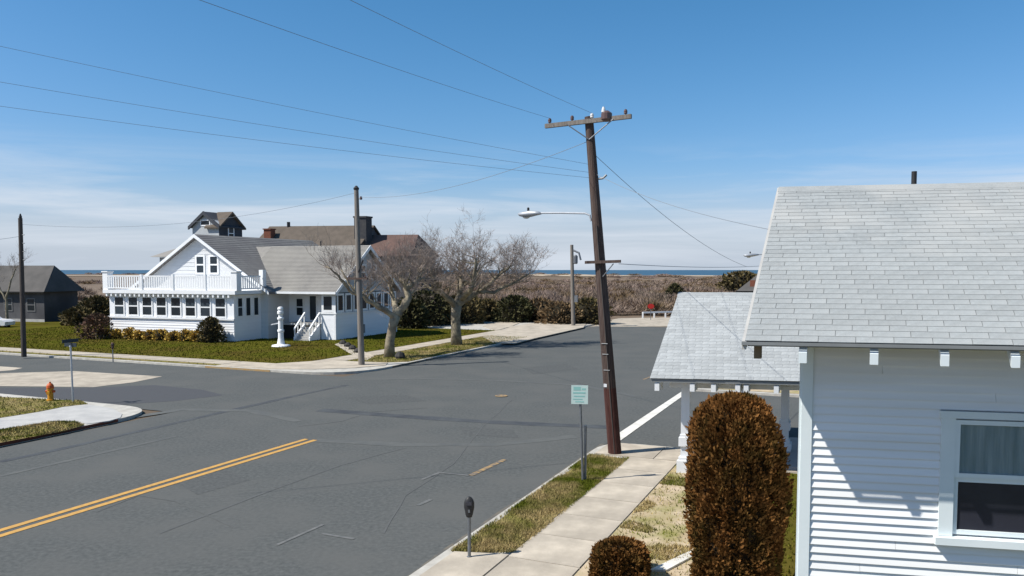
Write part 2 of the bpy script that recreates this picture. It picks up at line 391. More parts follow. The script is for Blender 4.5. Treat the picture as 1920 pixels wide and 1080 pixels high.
seam('worn_seam', [G(250, 782), G(340, 768), G(470, 770), G(560, 790)], .5, M['worn'])
seam('worn_seam', [G(0, 893), G(180, 852), G(330, 818)], .2, M['worn'])
seam('crack', [G(300, 1000), G(480, 930), G(640, 872), G(760, 840)], .06, M['crack'])
seam('tar_seam', [G(700, 690), G(860, 668), G(1000, 645), G(1090, 632)], .16, M['tar'])
for zi, pts in enumerate([[(650, 745), (760, 740), (800, 752), (690, 758)], [(330, 905), (420, 880), (470, 900), (370, 928)], [(980, 690), (1060, 682), (1085, 692), (1000, 702)], [(860, 800), (960, 806), (975, 822), (872, 815)]]):
    sheet('road_patch', [G(*q) for q in pts], .0030+.0004*zi, M['asphalt_patch'])
seam('crack', [G(180, 960), G(260, 930), G(330, 940), G(440, 990)], .03, M['crack'])
seam('crack', [G(720, 1000), G(760, 930), G(850, 870), G(905, 800), G(960, 750)], .035, M['crack'])
seam('crack', [G(560, 800), G(640, 790), G(700, 772), G(800, 765)], .035, M['crack'])
seam('gutter_grit', [S(8, TR-.12), S(16, TR-.15), S(26, TR-.12)], .16, M['grit'])
seam('gutter_grit', [S(37.2, -31), S(38.6, -28.2), S(41, TL+.2), S(60, TL+.2), S(80, TL+.2)], .3, M['grit'])
# utility cover in the roadway
struct(MB().lathe([(.3, .004), (.3, .010)], tuple(G(940, 743))[:2]+(.018,), 20).build('utility_cover', M['worn_paint']))

# concrete gutter that carries the kerb line across the side street, with broken-edge segments
gut = sheet('gutter', xy((26.6, -7.86), (39.4, -7.72), (39.4, -7.4), (26.6, -7.44)), .016, M['gutter'])

# ---- slabs: separate paving pieces laid on a bed
def slabs(parent, name, s0, s1, t0, t1, n, m, z0, z1, along='s', gap=.03, shared={}):
    """n equal slabs between the two ends, each an object that shares one mesh"""
    key = (name, s0, t0)
    L = ((s1-s0) if along == 's' else (t1-t0))/n
    if along == 's': poly = [S(gap/2, 0), S(L-gap/2, 0), S(L-gap/2, t1-t0), S(gap/2, t1-t0)]
    else: poly = [S(0, gap/2), S(s1-s0, gap/2), S(s1-s0, L-gap/2), S(0, L-gap/2)]
    first = None
    for i in range(n):
        pos = S(s0+i*L, t0) if along == 's' else S(s0, t0+i*L)
        pos.z = random.uniform(-.004, .004)
        if first is None:
            first = MB().prism(poly, z0, z1).build(name, m, None, world=False); o = first
        else: o = first.copy(); COL.objects.link(o)
        o.parent = parent; o.location = pos
def bed(name, poly, z0, z1, m): return struct(MB().prism(poly, z0, z1).build(name, m))

# ---- right-hand block (under the grey-shingled house)
blk = xy((-20, TR), (25.9, TR), (25.9, 30), (-20, 30)); blk = round_corner(blk, 1, 1.3)
bed('kerb', blk, -.2, .12, M['kerb'])
GS0, GS1, GT0, GT1 = 14.35, 23.75, TR+.2, -6.42
vg = xy((GS0, GT0), (GS1, GT0), (GS1-.1, GT1), (GS0+.45, GT1))
sheet('grass_verge', vg, .135, M['verge_soil'])
sw = bed('sidewalk', xy((-20, -6.38), (25.5, -6.38), (25.5, -4.85), (-20, -4.85)), .1, .126, M['kerb'])
slabs(sw, 'slab', 8.2, 23.9, -6.38, -4.85, 10, M['concrete'], .11, .15)
ap = bed('corner_pavement', xy((23.95, TR+.2), (25.7, TR+.2), (25.7, 12), (23.95, 12)), .1, .13, M['kerb'])
slabs(ap, 'slab', 23.95, 25.7, TR+.22, 11.5, 10, M['concrete'], .11, .155, along='t')
fd = bed('front_path', xy((11.6, TR+.22), (GS0-.05, TR+.22), (GS0+.25, -6.42), (11.6, -6.42)), .1, .15, M['concrete'])
sheet('yard', xy((-20, -4.83), (23.9, -4.83), (23.9, -2.6), (13.5, -2.6), (11.0, -3.4), (-20, -3.4)), .128, M['dry_soil'])
sheet('lawn', xy((-20, -3.4), (11.0, -3.4), (13.5, -2.6), (23.9, -2.6), (23.9, 30), (-20, 30)), .124, M['lawn'])  # unseen dark grass, added to cut the light bounced onto the house wall
bed('path_edging', [G(1218, 1084), G(1290, 1049), G(1330, 1040), G(1332, 1049), G(1296, 1059), G(1250, 1084)], .1, .17, M['gutter'])
# far side of the side street on the right
bed('kerb', xy((39.3, TR), (84, TR), (84, 40), (39.3, 40)), -.2, .1, M['kerb'])
sheet('yard', xy((39.6, TR+1.4), (84, TR+1.4), (84, 40), (39.6, 40)), .112, M['dry_soil'])

# ---- left-hand near block (hydrant corner)
lb = xy((-20, TL-.3), (24.5, TL-.3), (24.5, -110), (-20, -110)); lb = round_corner(lb, 1, 2.6, 9)
bed('kerb', lb, -.2, .12, M['kerb'])
rk = [S(17.0, TL-.295), S(21.7, TL-.295), S(21.7, TL-.26), S(17.0, TL-.26)]
def kerb_paint(a, b, m, name):
    return struct(MB().para(a, (b-a), Vector((-(b-a).y, (b-a).x, 0)).normalized()*-.03, UP*.11).build(name, m))
kerb_paint(S(8, TL-.3, .004), S(22.1, TL-.3, .004), M['kerb_red'], 'red_kerb')
LZ = .135
lgr = [G(x, y, LZ) for x, y in [(-60, 848), (0, 830), (120, 808), (158, 797), (140, 790), (100, 790), (60, 797), (0, 806), (-60, 815)]]
sheet('grass_verge', lgr, LZ, M['verge_soil'])
llw = [G(x, y, LZ) for x, y in [(-60, 800), (0, 783), (70, 772), (120, 762), (165, 757), (152, 751), (90, 748), (0, 744), (-260, 738), (-500, 760)]]
sheet('lawn', llw, LZ, M['verge_soil'])
lsw = bed('sidewalk', [G(x, y, LZ) for x, y in [(-60, 814), (0, 805), (60, 796), (100, 789), (142, 789), (162, 795), (205, 789), (226, 783), (229, 776), (212, 766), (170, 759), (120, 764), (70, 774), (0, 785), (-60, 802)]], .1, .14, M['concrete_grey'])

# ---- the block of the white house
hb = xy((SA1, TL+.4), (82, TL+.4), (82, -110), (SA1, -110)); hb = round_corner(hb, 0, 4.2, 10)
bed('kerb', hb, -.2, .12, M['kerb'])
kerb_paint(S(SA1, -36.5, .004), S(SA1, -31.5, .004), M['kerb_yellow'], 'yellow_kerb')
kerb_paint(S(51.5, TL+.4, .004), S(41.2, TL+.4, .004), M['kerb_yellow'], 'yellow_kerb')
HZ = .14
lawn_poly = xy((39.3, -108), (39.3, -33.3), (41.2, -32.0), (69.5, -31.9), (69.5, -108))
sheet('lawn', lawn_poly, HZ, M['lawn'])
vstrip = xy((37.0, -108), (37.6, -108), (37.6, -36), (37.0, -36)); sheet('grass_verge', vstrip, HZ, M['verge_soil'])
vright = xy((42.2, -30.0), (63.5, -30.0), (63.5, TL+.15), (43.5, TL+.15), (42.6, -27.2)); sheet('grass_verge', vright, HZ, M['verge_soil'])
fs = bed('sidewalk', xy((37.65, -108), (39.25, -108), (39.25, -36), (37.65, -36)), .1, .13, M['kerb'])
slabs(fs, 'slab', 37.65, 39.25, -84, -36, 30, M['concrete'], .11, .15, along='t')
cs = bed('corner_pavement', xy((36.95, -35.9), (39.25, -35.9), (39.25, -33.2), (41.15, -31.9), (42.1, -31.8), (42.1, -30.1), (42.4, -27.0), (41.2, -26.4), (39.4, -27.4), (37.9, -29.2), (37.0, -31.6)), .1, .15, M['concrete'])
rs = bed('sidewalk', xy((42.15, -31.8), (81, -31.8), (81, -30.05), (42.15, -30.05)), .1, .13, M['kerb'])
slabs(rs, 'slab', 42.15, 72, -31.8, -30.05, 18, M['concrete'], .11, .15)
struct(bed('driveway', [G(x, y, .14) for x, y in [(905, 632), (960, 612), (1000, 606), (1100, 606), (1094, 614), (1005, 634), (965, 644), (925, 643)]], .1, .16, M['concrete']))
struct(bed('driveway', [G(x, y, .14) for x, y in [(905, 612), (925, 603), (975, 605), (960, 612), (930, 620)]], .1, .165, M['concrete']))
pth = bed('garden_path', [G(x, y, .14) for x, y in [(628, 646), (640, 642), (672, 655), (702, 668), (688, 676), (655, 662)]], .1, .165, M['concrete'])

# ---- grass blades
def blades(name, polys, n, h, w, m, z, dens=None):
    v = []; f = []; xs_ = []
    areas = []
    for p in polys:
        x = [q[0] for q in p]; y = [q[1] for q in p]; areas.append((min(x), max(x), min(y), max(y)))
    k = 0; tries = 0
    while k < n and tries < n*12:
        tries += 1
        i = random.randrange(len(polys)); b = areas[i]
        x = random.uniform(b[0], b[1]); y = random.uniform(b[2], b[3])
        if not inside(polys[i], x, y): continue
        if dens and random.random() > dens(x, y): continue
        a = random.uniform(0, 6.283); hh = h*random.uniform(.5, 1.3); ww = w*random.uniform(.6, 1.3)
        lx, ly = random.gauss(0, .45)*hh, random.gauss(0, .45)*hh
        dx, dy = math.cos(a)*ww/2, math.sin(a)*ww/2
        o = len(v); v += [(x-dx, y-dy, z-.005), (x+dx, y+dy, z-.005), (x+lx, y+ly, z+hh)]; f.append((o, o+1, o+2)); k += 1
    mb = MB(); mb.v = v; mb.f = f
    return tag(mb.build(name, m), kind='stuff')
vgx = xy((GS0-.06, GT0-.08), (GS1+.05, GT0-.08), (GS1, GT1+.09), (GS0+.38, GT1+.09))
blades('grass', [vgx], 40000, .065, .02, M['verge_blade'], .135, lambda x, y: min(1, max(.12, .75+1.4*mnoise.noise((x*1.1, y*.9, 4)))))
blades('grass', [lgr, llw], 16000, .07, .035, M['verge_blade'], LZ, lambda x, y: min(1, max(.2, .7+1.2*mnoise.noise((x*.6, y*.6, 4)))))
front_lawn = xy((39.3, -75), (39.3, -33.3), (41.2, -32.0), (69.5, -31.9), (69.5, -75))
blades('grass', [front_lawn], 42000, .08, .07, M['lawn_blade'], HZ)
blades('grass', [vstrip, vright], 12000, .07, .05, M['verge_blade'], HZ)
yard_poly = xy((14.5, -4.8), (23.8, -4.8), (23.8, -3.2), (14.5, -2.4))
blades('grass', [xy((8, -2.2), (23.8, -2.6), (23.8, 1.5), (8, 1.5))], 9000, .07, .04, M['lawn_blade'], .124)  # blades on the added grass beside the house
blades('grass', [yard_poly], 9000, .07, .03, M['verge_blade'], .128, lambda x, y: 1 if mnoise.noise((x*.9, y*.9, 31)) > .12 else .07)
M['verge_trim'] = mat('grey_verge_trim', (.42, .41, .38), (.36, .35, .33), scale=3, rough=.8)
# ================================================================== THE GREY-ROOFED HOUSE ON THE RIGHT
CH = Vector((math.cos(R(11.5)), -math.sin(R(11.5)), 0))       # along its eaves
E0 = P(1400, 639, 9.2)                                    # left end of the front eave
ZE = E0.z; RUN = 4.05; RISE = 2.14; WL = 9.5
E0 = Vector((E0.x, E0.y, 0))
house = thing('grey_roofed_house', 'white clapboard house with pale grey shingle roof and sash window at the right', 'house', tuple(E0+CH*4+SV*4))
def H(k, a, z): return E0 + CH*k + SV*a + UP*z
SL = SV*RUN + UP*RISE; SLN = SL.normalized(); SLL = SL.length
RN = CH.cross(SLN).normalized()                            # roof normal

def roof_deck(parent, f, k0, k1, run, rise, ze, thick, m, name='roof_deck'):
    """both slopes and the gable thickness, as one folded board"""
    mb = MB()
    a, r, b = f(k0, .0, ze), f(k0, run, ze+rise), f(k0, 2*run, ze)
    mb.extrude([a, r, b, b-UP*thick, r-UP*thick*1.2, a-UP*thick], f(k1, 0, 0)-f(k0, 0, 0))
    return mb.build(name, m, parent)
roof = roof_deck(house, H, 0.01, WL, RUN, RISE, ZE-.012, .05, M['deckdark'], 'roof')

def shingle_roof(parent, origin, cdir, sln, nrm, width, length, tab, expo, m, limit, edge_ok=None):
    """tabs laid in broken courses; the nearest are objects of their own, the rest one joined part"""
    t0, t1 = .003, .008; gap = .005
    def tabmesh(w): # in local axes, butt edge at 0
        o = cdir*(gap/2); W = cdir*(w-gap); Lp = sln*(expo*1.12)
        v = [o+nrm*0, o+W+nrm*0, o+W+nrm*t1, o+nrm*t1, o+Lp+nrm*t0, o+W+Lp+nrm*t0]
        f = [(0, 1, 2, 3), (3, 2, 5, 4), (0, 3, 4), (1, 5, 2)]
        return v, f
    shared = None; field = MB(); cnt = 0
    nrow = int(length/expo+.6)
    for r in range(nrow):
        x = -(tab*(.5 if r % 2 else 0)) - (r*.021 % tab)
        while x < width:
            a, b = max(x, 0), min(x+tab, width)
            if b-a > .012:
                base = origin + cdir*a + sln*(r*expo + random.uniform(-.004, .004))
                full = abs((b-a)-tab) < 1e-6
                if cnt < limit and (edge_ok is None or edge_ok(a, r)):
                    cnt += 1
                    if full and shared is not None:
                        o = shared.copy(); COL.objects.link(o)
                    else:
                        v, f = tabmesh(b-a); mb = MB(); mb.add(v, f); o = mb.build('shingle', m, None, world=False)
                        if full: shared = o
                    o.parent = parent; o.location = base - parent.location - (parent.parent.location if parent.parent else Vector((0, 0, 0)))
                else:
                    v, f = tabmesh(b-a); field.add([base+p for p in v], f)
            x += tab
    if field.v:
        o = field.build('shingle_field', m, parent); o['kind'] = 'stuff'
shingle_roof(roof, H(-.02, -.03, ZE), CH, SLN, RN, WL, SLL, .405, .125, M['shingle'], 299, lambda a, r: a < 6.6)
# ridge caps and verge trim
mb = MB(); mb.extrude([H(-.03, RUN-.16, ZE+RISE-.06), H(-.03, RUN, ZE+RISE+.035), H(-.03, RUN+.16, ZE+RISE-.06), H(-.03, RUN, ZE+RISE-.02)], CH*WL)
mb.build('ridge_cap', M['shingle'], house)
vm = MB(); vm.extrude([H(-.05, -.03, ZE-.0), H(-.05, RUN, ZE+RISE+.02), H(-.05, RUN, ZE+RISE-.13), H(-.05, -.03, ZE-.1)], CH*.05)
vm.build('verge_board', M['verge_trim'], house)
MB().para(H(-.05, -.055, ZE-.045), CH*(WL+.05), SV*.02, UP*.036).build('drip_edge', M['deckdark'], house)
VP = P(1710, 352, 12.6); vk = (VP.x-E0.x-RUN*SV.x)/CH.x
MB().tube([H(vk, RUN+.25, ZE+RISE-.3), H(vk, RUN+.25, ZE+RISE+.26)], .04, 12).build('vent_pipe', M['black'], house)

# walls
WO, WK = .84, .57                                          # set-back of wall behind eave, overhang at the gable
NW = CH.cross(UP).normalized()                             # outward normal of the wall that faces us
if NW.dot(SV) > 0: NW = -NW
BOT = .15
MB().para(H(WK+.03, WO+.03, BOT), CH*(WL-WK-.6), SV*(2*RUN-2*WO), UP*(ZE-BOT-.06)).build('wall', M['clap'], house)
gx = H(WK+.03, RUN, 0)
MB().extrude([H(WK+.03, WO+.03, ZE-.1), H(WK+.03, 2*RUN-WO, ZE-.1), H(WK+.03, RUN, ZE+RISE-.45)], CH*.1).build('gable_wall', M['clap'], house)
# window opening on this wall (k along eave from the house left end)
def kz(px, py, a=None):                                            # where a direction meets the wall plane
    x = (px-960)/FPX; y = (CY-py)/FPX
    v = Vector((x, math.cos(PITCH)+y*math.sin(PITCH), -math.sin(PITCH)+y*math.cos(PITCH)))
    o = Vector((0, 0, EYE)); q = H(0, WO if a is None else a, 0)
    tt = (q-o).dot(NW)/v.dot(NW); p = o+v*tt
    dk = (p-q); return dk.dot(CH), p.z
k0, zt = kz(1790, 786); k1 = k0+1.62; zb = kz(1790, 1000)[1]
casing = .16
# clapboards, each a board of its own, broken by the window
def clapboard(ka, kb, z, name='clapboard'):
    h = .104
    mb = MB(); p = H(ka, WO, z); W = CH*(kb-ka)
    b0, b1 = NW*.036, NW*.006
    v = [p, p+b0, p+b1+UP*(h+.012), p+UP*(h+.012)]
    mb.extrude(v, W); return mb.build(name, M['clap'], house)
z = BOT; kend = WL-.5
def clap_row(ka, kb, z):                                    # a course butted from two lengths of board
    if kb-ka > 2.5:
        kj = ka+random.uniform(.6, min(kb-ka-.6, 4.2)); clapboard(ka, kj-.002, z+random.uniform(-.0015, .0015)); clapboard(kj+.002, kb, z+random.uniform(-.0015, .0015))
    else: clapboard(ka, kb, z+random.uniform(-.0015, .0015))
while z < ZE-.02:
    if zb-casing*.9 < z+.05 < zt+.1:
        clap_row(WK+.1, k0-casing, z); clap_row(k1+casing, kend, z)
    else: clap_row(WK+.1, kend, z)
    z += .104
# corner boards
mb = MB(); mb.para(H(WK-.0, WO, BOT), CH*.13, NW*.045, UP*(ZE-BOT-.03)); mb.build('corner_board', M['trim'], house)
MB().para(H(WK-.02, WO-.035, BOT), CH*.03, SV*.16, UP*(ZE-BOT-.05)).build('corner_board', M['trim'], house)
MB().para(H(WK+.1, WO, ZE-.12), CH*(kend-WK-.1), NW*.04, UP*.14).build('frieze_board', M['soffit'], house)
# soffit boards between the tails are the underside of the roof; tails with white ends
tails = [kz(x, 668, -.036)[0]-.045 for x in (1505, 1639, 1772, 1905)]
tk = [t for t in tails] + [tails[-1]+(tails[-1]-tails[-2])*i for i in range(1, 4)]
shared = None
for t in tk:
    if shared is None:
        mb = MB()
        a = -.036; s = RISE/RUN
        mb.extrude([H(tk[0], a, ZE-.1+a*s), H(tk[0], WO+.0, ZE-.1+WO*s), H(tk[0], WO, ZE-.23+WO*s), H(tk[0], a, ZE-.225+a*s)], CH*.09)
        shared = mb.build('rafter_tail', M['trim'], house); o = shared
    else:
        o = shared.copy(); COL.objects.link(o); o.location = CH*(t-tk[0])
# lookout bracket under the lower corner of the verge
MB().para(H(.07, .12, ZE-.22), CH*.08, SV*.12, UP*.17).build('lookout', M['soffit'], house)
# sash window
wn = MB(); d = NW*.055
wn.para(H(k0-casing, WO, zb-.02), CH*casing, d, UP*(zt-zb+.04)); wn.para(H(k1, WO, zb-.02), CH*casing, d, UP*(zt-zb+.04))
wn.para(H(k0-casing-.02, WO, zt+.021), CH*(k1-k0+2*casing+.04), NW*.065, UP*.085)
win = wn.build('window', M['trim'], house)
MB().para(H(k0-casing-.05, WO, zb-.115), CH*(k1-k0+2*casing+.1), NW*.13, UP*.09).build('sill', M['trim'], win)
zm = zt-(zt-zb)*.5
def sash(z0, z1, off, name='sash'):
    s = MB(); w = .055; dd = NW*.035; o = NW*off
    s.para(H(k0, WO, z0)+o, CH*w, dd, UP*(z1-z0)); s.para(H(k1-w, WO, z0)+o, CH*w, dd, UP*(z1-z0))
    s.para(H(k0+w, WO, z0)+o, CH*(k1-k0-2*w), dd, UP*w); s.para(H(k0+w, WO, z1-w)+o, CH*(k1-k0-2*w), dd, UP*w)
    s.build(name, M['trim'], win)
    MB().para(H(k0+w, WO, z0+w)+o+NW*.008, CH*(k1-k0-2*w), NW*.006, UP*(z1-z0-2*w)).build('pane', M['glass'] if off < 0 else M['glass_up'], win)
# a clear upper pane so that the net curtain behind it shows
mg = bpy.data.materials.new('clear_glass'); mg.use_nodes = True; tt = mg.node_tree; bs = tt.nodes['Principled BSDF']
bs.inputs['Base Color'].default_value = (.75, .8, .8, 1); bs.inputs['Roughness'].default_value = .03; bs.inputs['Transmission Weight'].default_value = 1.0; bs.inputs['IOR'].default_value = 1.05
M['glass_up'] = mg
sash(zm, zt, .012); sash(zb, zm-.002, -.01)
cv = MB()                                                   # net curtain in folds
n = 60; pts = []
for i in range(n+1):
    kk = k0+.05+(k1-k0-.1)*i/n; w_ = .004*math.sin(i*1.35)+.003*math.sin(i*.6)
    pts.append((kk, w_))
for i in range(n):
    a, b = pts[i], pts[i+1]
    cv.quad(H(a[0], WO, zm-.02)+NW*(.011+a[1]), H(b[0], WO, zm-.02)+NW*(.011+b[1]), H(b[0], WO, zt-.01)+NW*(.011+b[1]), H(a[0], WO, zt-.01)+NW*(.011+a[1]))
cv.build('curtain', M['curtain'], win)

# ================================================================== OPEN PORCH BEYOND IT
CP = Vector((math.cos(R(9)), -math.sin(R(9)), 0))
PE = P(1220, 709, 22.3); PZ = PE.z; PE = Vector((PE.x, PE.y, 0)); PRUN, PRISE, PW = 3.79, 2.3, 8.0
porch = thing('open_porch', 'open porch with white posts under a low pale shingle roof, behind the tall brown yew', 'porch', tuple(PE+CP*3+SV*3))
def Q(k, a, z): return PE + CP*k + SV*a + UP*z
proof = roof_deck(porch, Q, .01, PW, PRUN, PRISE, PZ-.012, .1, M['deckdark'], 'roof')
psl = (SV*PRUN+UP*PRISE); pn = CP.cross(psl.normalized()).normalized()
shingle_roof(proof, Q(-.02, -.03, PZ), CP, psl.normalized(), pn, PW, psl.length, .405, .15, M['shingle_porch'], 299, lambda a, r: a < 5.4)
MB().extrude([Q(-.03, PRUN-.16, PZ+PRISE-.07), Q(-.03, PRUN, PZ+PRISE+.035), Q(-.03, PRUN+.16, PZ+PRISE-.07), Q(-.03, PRUN, PZ+PRISE-.02)], CP*PW).build('ridge_cap', M['shingle_porch'], porch)
first = None
for px in (1227, 1291, 1329, 1372, 1387, 1440):
    k = (px-1220)/1480*22.4/CP.x
    if first is None:
        kk0 = k; first = MB().para(Q(k, .02, PZ-.36), CP*.13, SV*.5, UP*.2+Vector((0, 0, .02))).build('rafter_tail', M['white'], porch)
    else:
        o = first.copy(); COL.objects.link(o); o.location = CP*(k-kk0)
def post(k, a, zb=.3):
    o = MB().para(Q(k, a, zb), CP*.24, SV*.22, UP*(PZ-.14-zb)).build('post', M['white'], porch)
    for z0, w, h in ((.12, .42, .36), (.48, .34, .1), (.9, .34, .26), (1.16, .28, .08)):
        MB().para(Q(k+.12-w/2, a+.11-w/2, z0), CP*w, SV*w, UP*h).build('post_block', M['white'], o)
post(.76, .5); post(3.3, 3.4); post(5.6, .5); post(7.2, 3.4); post(1.55, 6.4)
MB().para(Q(.4, .62, PZ-.145-.2), CP*(PW-.8), SV*.14, UP*.2).build('beam', M['white'], porch)
MB().para(Q(.4, 6.5, PZ-.145-.24), CP*(PW-.8), SV*.14, UP*.24).build('beam', M['white'], porch)
MB().tube([Q(2.35, .3, PZ-.2), Q(2.4, .5, PZ-.5), Q(2.4, .5, .15)], .06, 10).build('downspout', M['white'], porch)
MB().para(Q(1.2, 1.2, .1), CP*(PW-1.5), SV*4.4, UP*.14).build('porch_floor', M['concrete_grey'], porch)
# ================================================================== THE WHITE HOUSE ACROSS THE CORNER
CA = Vector((math.cos(R(19)), -math.sin(R(19)), 0))
A0 = G(440, 641, .12); A0 = Vector((A0.x, A0.y, 0))
wh = thing('white_house', 'white corner house with a glazed sun porch, roof balcony and gabled grey roofs', 'house', tuple(A0-CA*4+SV*6))
def A(k, a, z): return A0 + CA*k + SV*a + UP*z            # k to the right, a away
NF = CA.cross(UP).normalized()
if NF.dot(SV) > 0: NF = -NF                                # front normal
NR = SV.cross(UP).normalized()
if NR.dot(CA) < 0: NR = -NR                                # right-hand normal
def window(parent, p, axis, nrm, w, h, fr=.1, rail=True, cols=1, name='window', glass='glass_far', proud=.05, frame='white'):
    """p lower left corner on the wall; a frame part with its panes below it"""
    f = MB(); d = nrm*proud
    f.para(p, axis*fr, d, UP*h); f.para(p+axis*(w-fr), axis*fr, d, UP*h)
    f.para(p+axis*fr, axis*(w-2*fr), d, UP*fr); f.para(p+axis*fr+UP*(h-fr), axis*(w-2*fr), d, UP*fr)
    if rail: f.para(p+axis*fr+UP*(h/2-fr*.4), axis*(w-2*fr), d*.9, UP*fr*.8)
    o = f.build(name, M[frame], parent)
    hs = [(fr, h/2-fr*.4), (h/2+fr*.4, h-fr)] if rail else [(fr, h-fr)]
    for a, b in hs:
        MB().para(p+axis*fr+UP*a+nrm*.004, axis*(w-2*fr), nrm*.012, UP*(b-a)).build('pane', M[glass], o)
    return o
SUNW, SUND, DZ = 13.0, 4.0, 4.16                           # sun porch
mbx = MB()
mbx.para(A(-SUNW, 0, .1), CA*SUNW, SV*SUND, UP*(DZ-.3)); sunw = mbx.build('sun_porch', M['wall_white'], wh)
# courses of siding on the low wall
for i in range(7):
    MB().extrude([A(-SUNW, -.0, .25+i*.22), A(-SUNW, -.035, .25+i*.22), A(-SUNW, -.008, .46+i*.22), A(-SUNW, 0, .46+i*.22)], CA*SUNW).build('board', M['wall_white'], sunw)
MB().para(A(-SUNW-.08, -.14, 1.87), CA*(SUNW+.16), SV*.14, UP*.14).build('sill_band', M['white'], wh)
pitch = (SUNW-.9)/8
for i in range(8):
    window(wh, A(-SUNW+.42+i*pitch+.08, -.002, 2.05), CA, NF, pitch-.32, 1.72, fr=.13)
for i in range(3):
    window(wh, A(0.002, .35+i*.95, 2.12), SV, NR, .66, 1.62, fr=.08, rail=(i == 0))
# balcony floor edge, brackets and balustrade
MB().para(A(-SUNW-.28, -.4, DZ-.16), CA*(SUNW+.75), SV*(SUND+.5), UP*.3).build('balcony_floor', M['white'], wh)
br = None
for i in range(26):
    if br is None: br = MB().para(A(-SUNW, -.36, DZ-.42), CA*.16, SV*.36, UP*.26).build('bracket', M['white'], wh)
    else:
        o = br.copy(); COL.objects.link(o); o.location = CA*(i*(SUNW/25.6))
rail_pts = [-SUNW-.1, -9.2, -5.9, -2.6, .3]
for i, k in enumerate(rail_pts):
    big = i in (0, 4)
    w = .55 if big else .2
    o = MB().para(A(k-w/2, -.3, DZ+.14), CA*w, SV*(w if big else .18), UP*(1.5 if big else 1.32)).build('newel_post', M['white'], wh)
    if big: MB().para(A(k-w/2-.06, -.36, DZ+1.64), CA*(w+.12), SV*(w+.12), UP*.1).build('cap', M['white'], o)
MB().para(A(.1, 2.9, DZ+.14), CA*.4, SV*.4, UP*1.7).build('newel_post', M['white'], wh)
def balustrade(p, ax, L):
    s = ax.cross(UP).normalized()*.06
    MB().para(p+UP*1.12, ax*L, s, UP*.1).build('top_rail', M['white'], wh); MB().para(p+UP*.1, ax*L, s, UP*.1).build('bottom_rail', M['white'], wh)
    n = int(L/.24); fst = None
    for i in range(n):
        if fst is None: fst = MB().para(p+ax*.08+UP*.2+s*.2, ax*.13, s*.6, UP*.92).build('baluster', M['white'], wh)
        else:
            o = fst.copy(); COL.objects.link(o); o.location = ax*(i*L/n)
for i in range(4): balustrade(A(rail_pts[i]+.28, -.24, DZ+.14), CA, rail_pts[i+1]-rail_pts[i]-.4)
balustrade(A(.3, .3, DZ+.14), SV, 2.5)
# main block with the gable to the front
RK, RA0, RA1, RZ = -6.4, 2.75, 19.0, 9.08                 # ridge position, front, back, height
slope = .652
def rz(k): return RZ - abs(k-RK)*slope
KL, KR = RK-7.4, RK+7.6
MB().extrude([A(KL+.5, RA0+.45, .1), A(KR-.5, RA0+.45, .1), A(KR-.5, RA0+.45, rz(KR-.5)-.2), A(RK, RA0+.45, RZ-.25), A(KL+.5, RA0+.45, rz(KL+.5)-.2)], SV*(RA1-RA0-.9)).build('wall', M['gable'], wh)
mr = MB(); th = UP*.16
mr.extrude([A(KR, RA0, rz(KR)), A(RK, RA0, RZ), A(KL, RA0, rz(KL)), A(KL, RA0, rz(KL))-th, A(RK, RA0, RZ)-th*1.3, A(KR, RA0, rz(KR))-th], SV*(RA1-RA0))
mroof = mr.build('roof', M['roof_a_dark'], wh)
# shingle courses of the visible slope
e = A(KR, RA0, rz(KR)); up = (A(RK, RA0, RZ)-e); upn = up.normalized(); nr = SV.cross(upn).normalized()
if nr.z < 0: nr = -nr
cs_ = MB()
for i in range(28):
    L = up.length/28; b = e+upn*(L*i)
    cs_.extrude([b+nr*.002, b+nr*.03, b+upn*(L*1.02)+nr*.012, b+upn*(L*1.02)+nr*.002], SV*(RA1-RA0))
cs_.build('shingle_course', M['roof_a_dark'], mroof)['kind'] = 'stuff'
# rake boards
for ks in (KR, KL):
    a = A(ks, RA0-.06, rz(ks)+.03); b = A(RK, RA0-.06, RZ+.03)
    MB().extrude([a, b, b-UP*.3, a-UP*.26], SV*.05).build('rake_board', M['white'], wh)
for k in (-6.75, -5.3):
    window(wh, A(k, RA0+.448, 5.6), CA, NF, 1.05, 1.7, fr=.16, name='gable_window')
# courses on the gable face
for i in range(10):
    z0 = 5.3+i*.34; hw = (RZ-z0-.5)/slope
    if hw < .5: break
    segs = [(-hw, hw)]
    MB().extrude([A(RK-hw, RA0+.45, z0), A(RK-hw, RA0+.42, z0), A(RK-hw, RA0+.443, z0+.32), A(RK-hw, RA0+.45, z0+.32)], CA*(hw*2 if z0 > 7.3 or z0+.33 < 5.6 else max(.2, -6.8-(RK-hw)))).build('board', M['gable'], wh)
# left cross wing, taller flat-pitched
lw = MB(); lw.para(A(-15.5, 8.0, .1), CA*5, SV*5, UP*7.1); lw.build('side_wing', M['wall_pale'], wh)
lwr = MB(); z0 = 7.25; q = [A(-16.1, 7.4, z0), A(-10.0, 7.4, z0), A(-10.0, 13.6, z0), A(-16.1, 13.6, z0)]; q2 = [A(-13.9, 9.6, z0+1.15), A(-10.0, 9.6, z0+1.15), A(-10, 11.4, z0+1.15), A(-13.9, 11.4, z0+1.15)]
lwr.add(q+q2, [(3, 2, 1, 0), (4, 5, 6, 7), (0, 1, 5, 4), (1, 2, 6, 5), (2, 3, 7, 6), (3, 0, 4, 7)]); lwr.build('side_wing_roof', M['roof_a_light'], wh)
window(wh, A(-14.6, 7.998, 5.2), CA, NF, 1.1, 1.5, fr=.15, name='wing_window')

# right-hand wing: ridge along the street front, enclosed porch below its gable end
WR, WF, WDEP = 6.71, 4.05, 9.6                              # right face, front face, depth
wz = 4.14
MB().para(A(KR-2.0, WF+1.9, .1), CA*(WR-KR+1.0), SV*(WDEP-2.2), UP*(wz-.1)).build('wing_wall', M['wall_white'], wh)
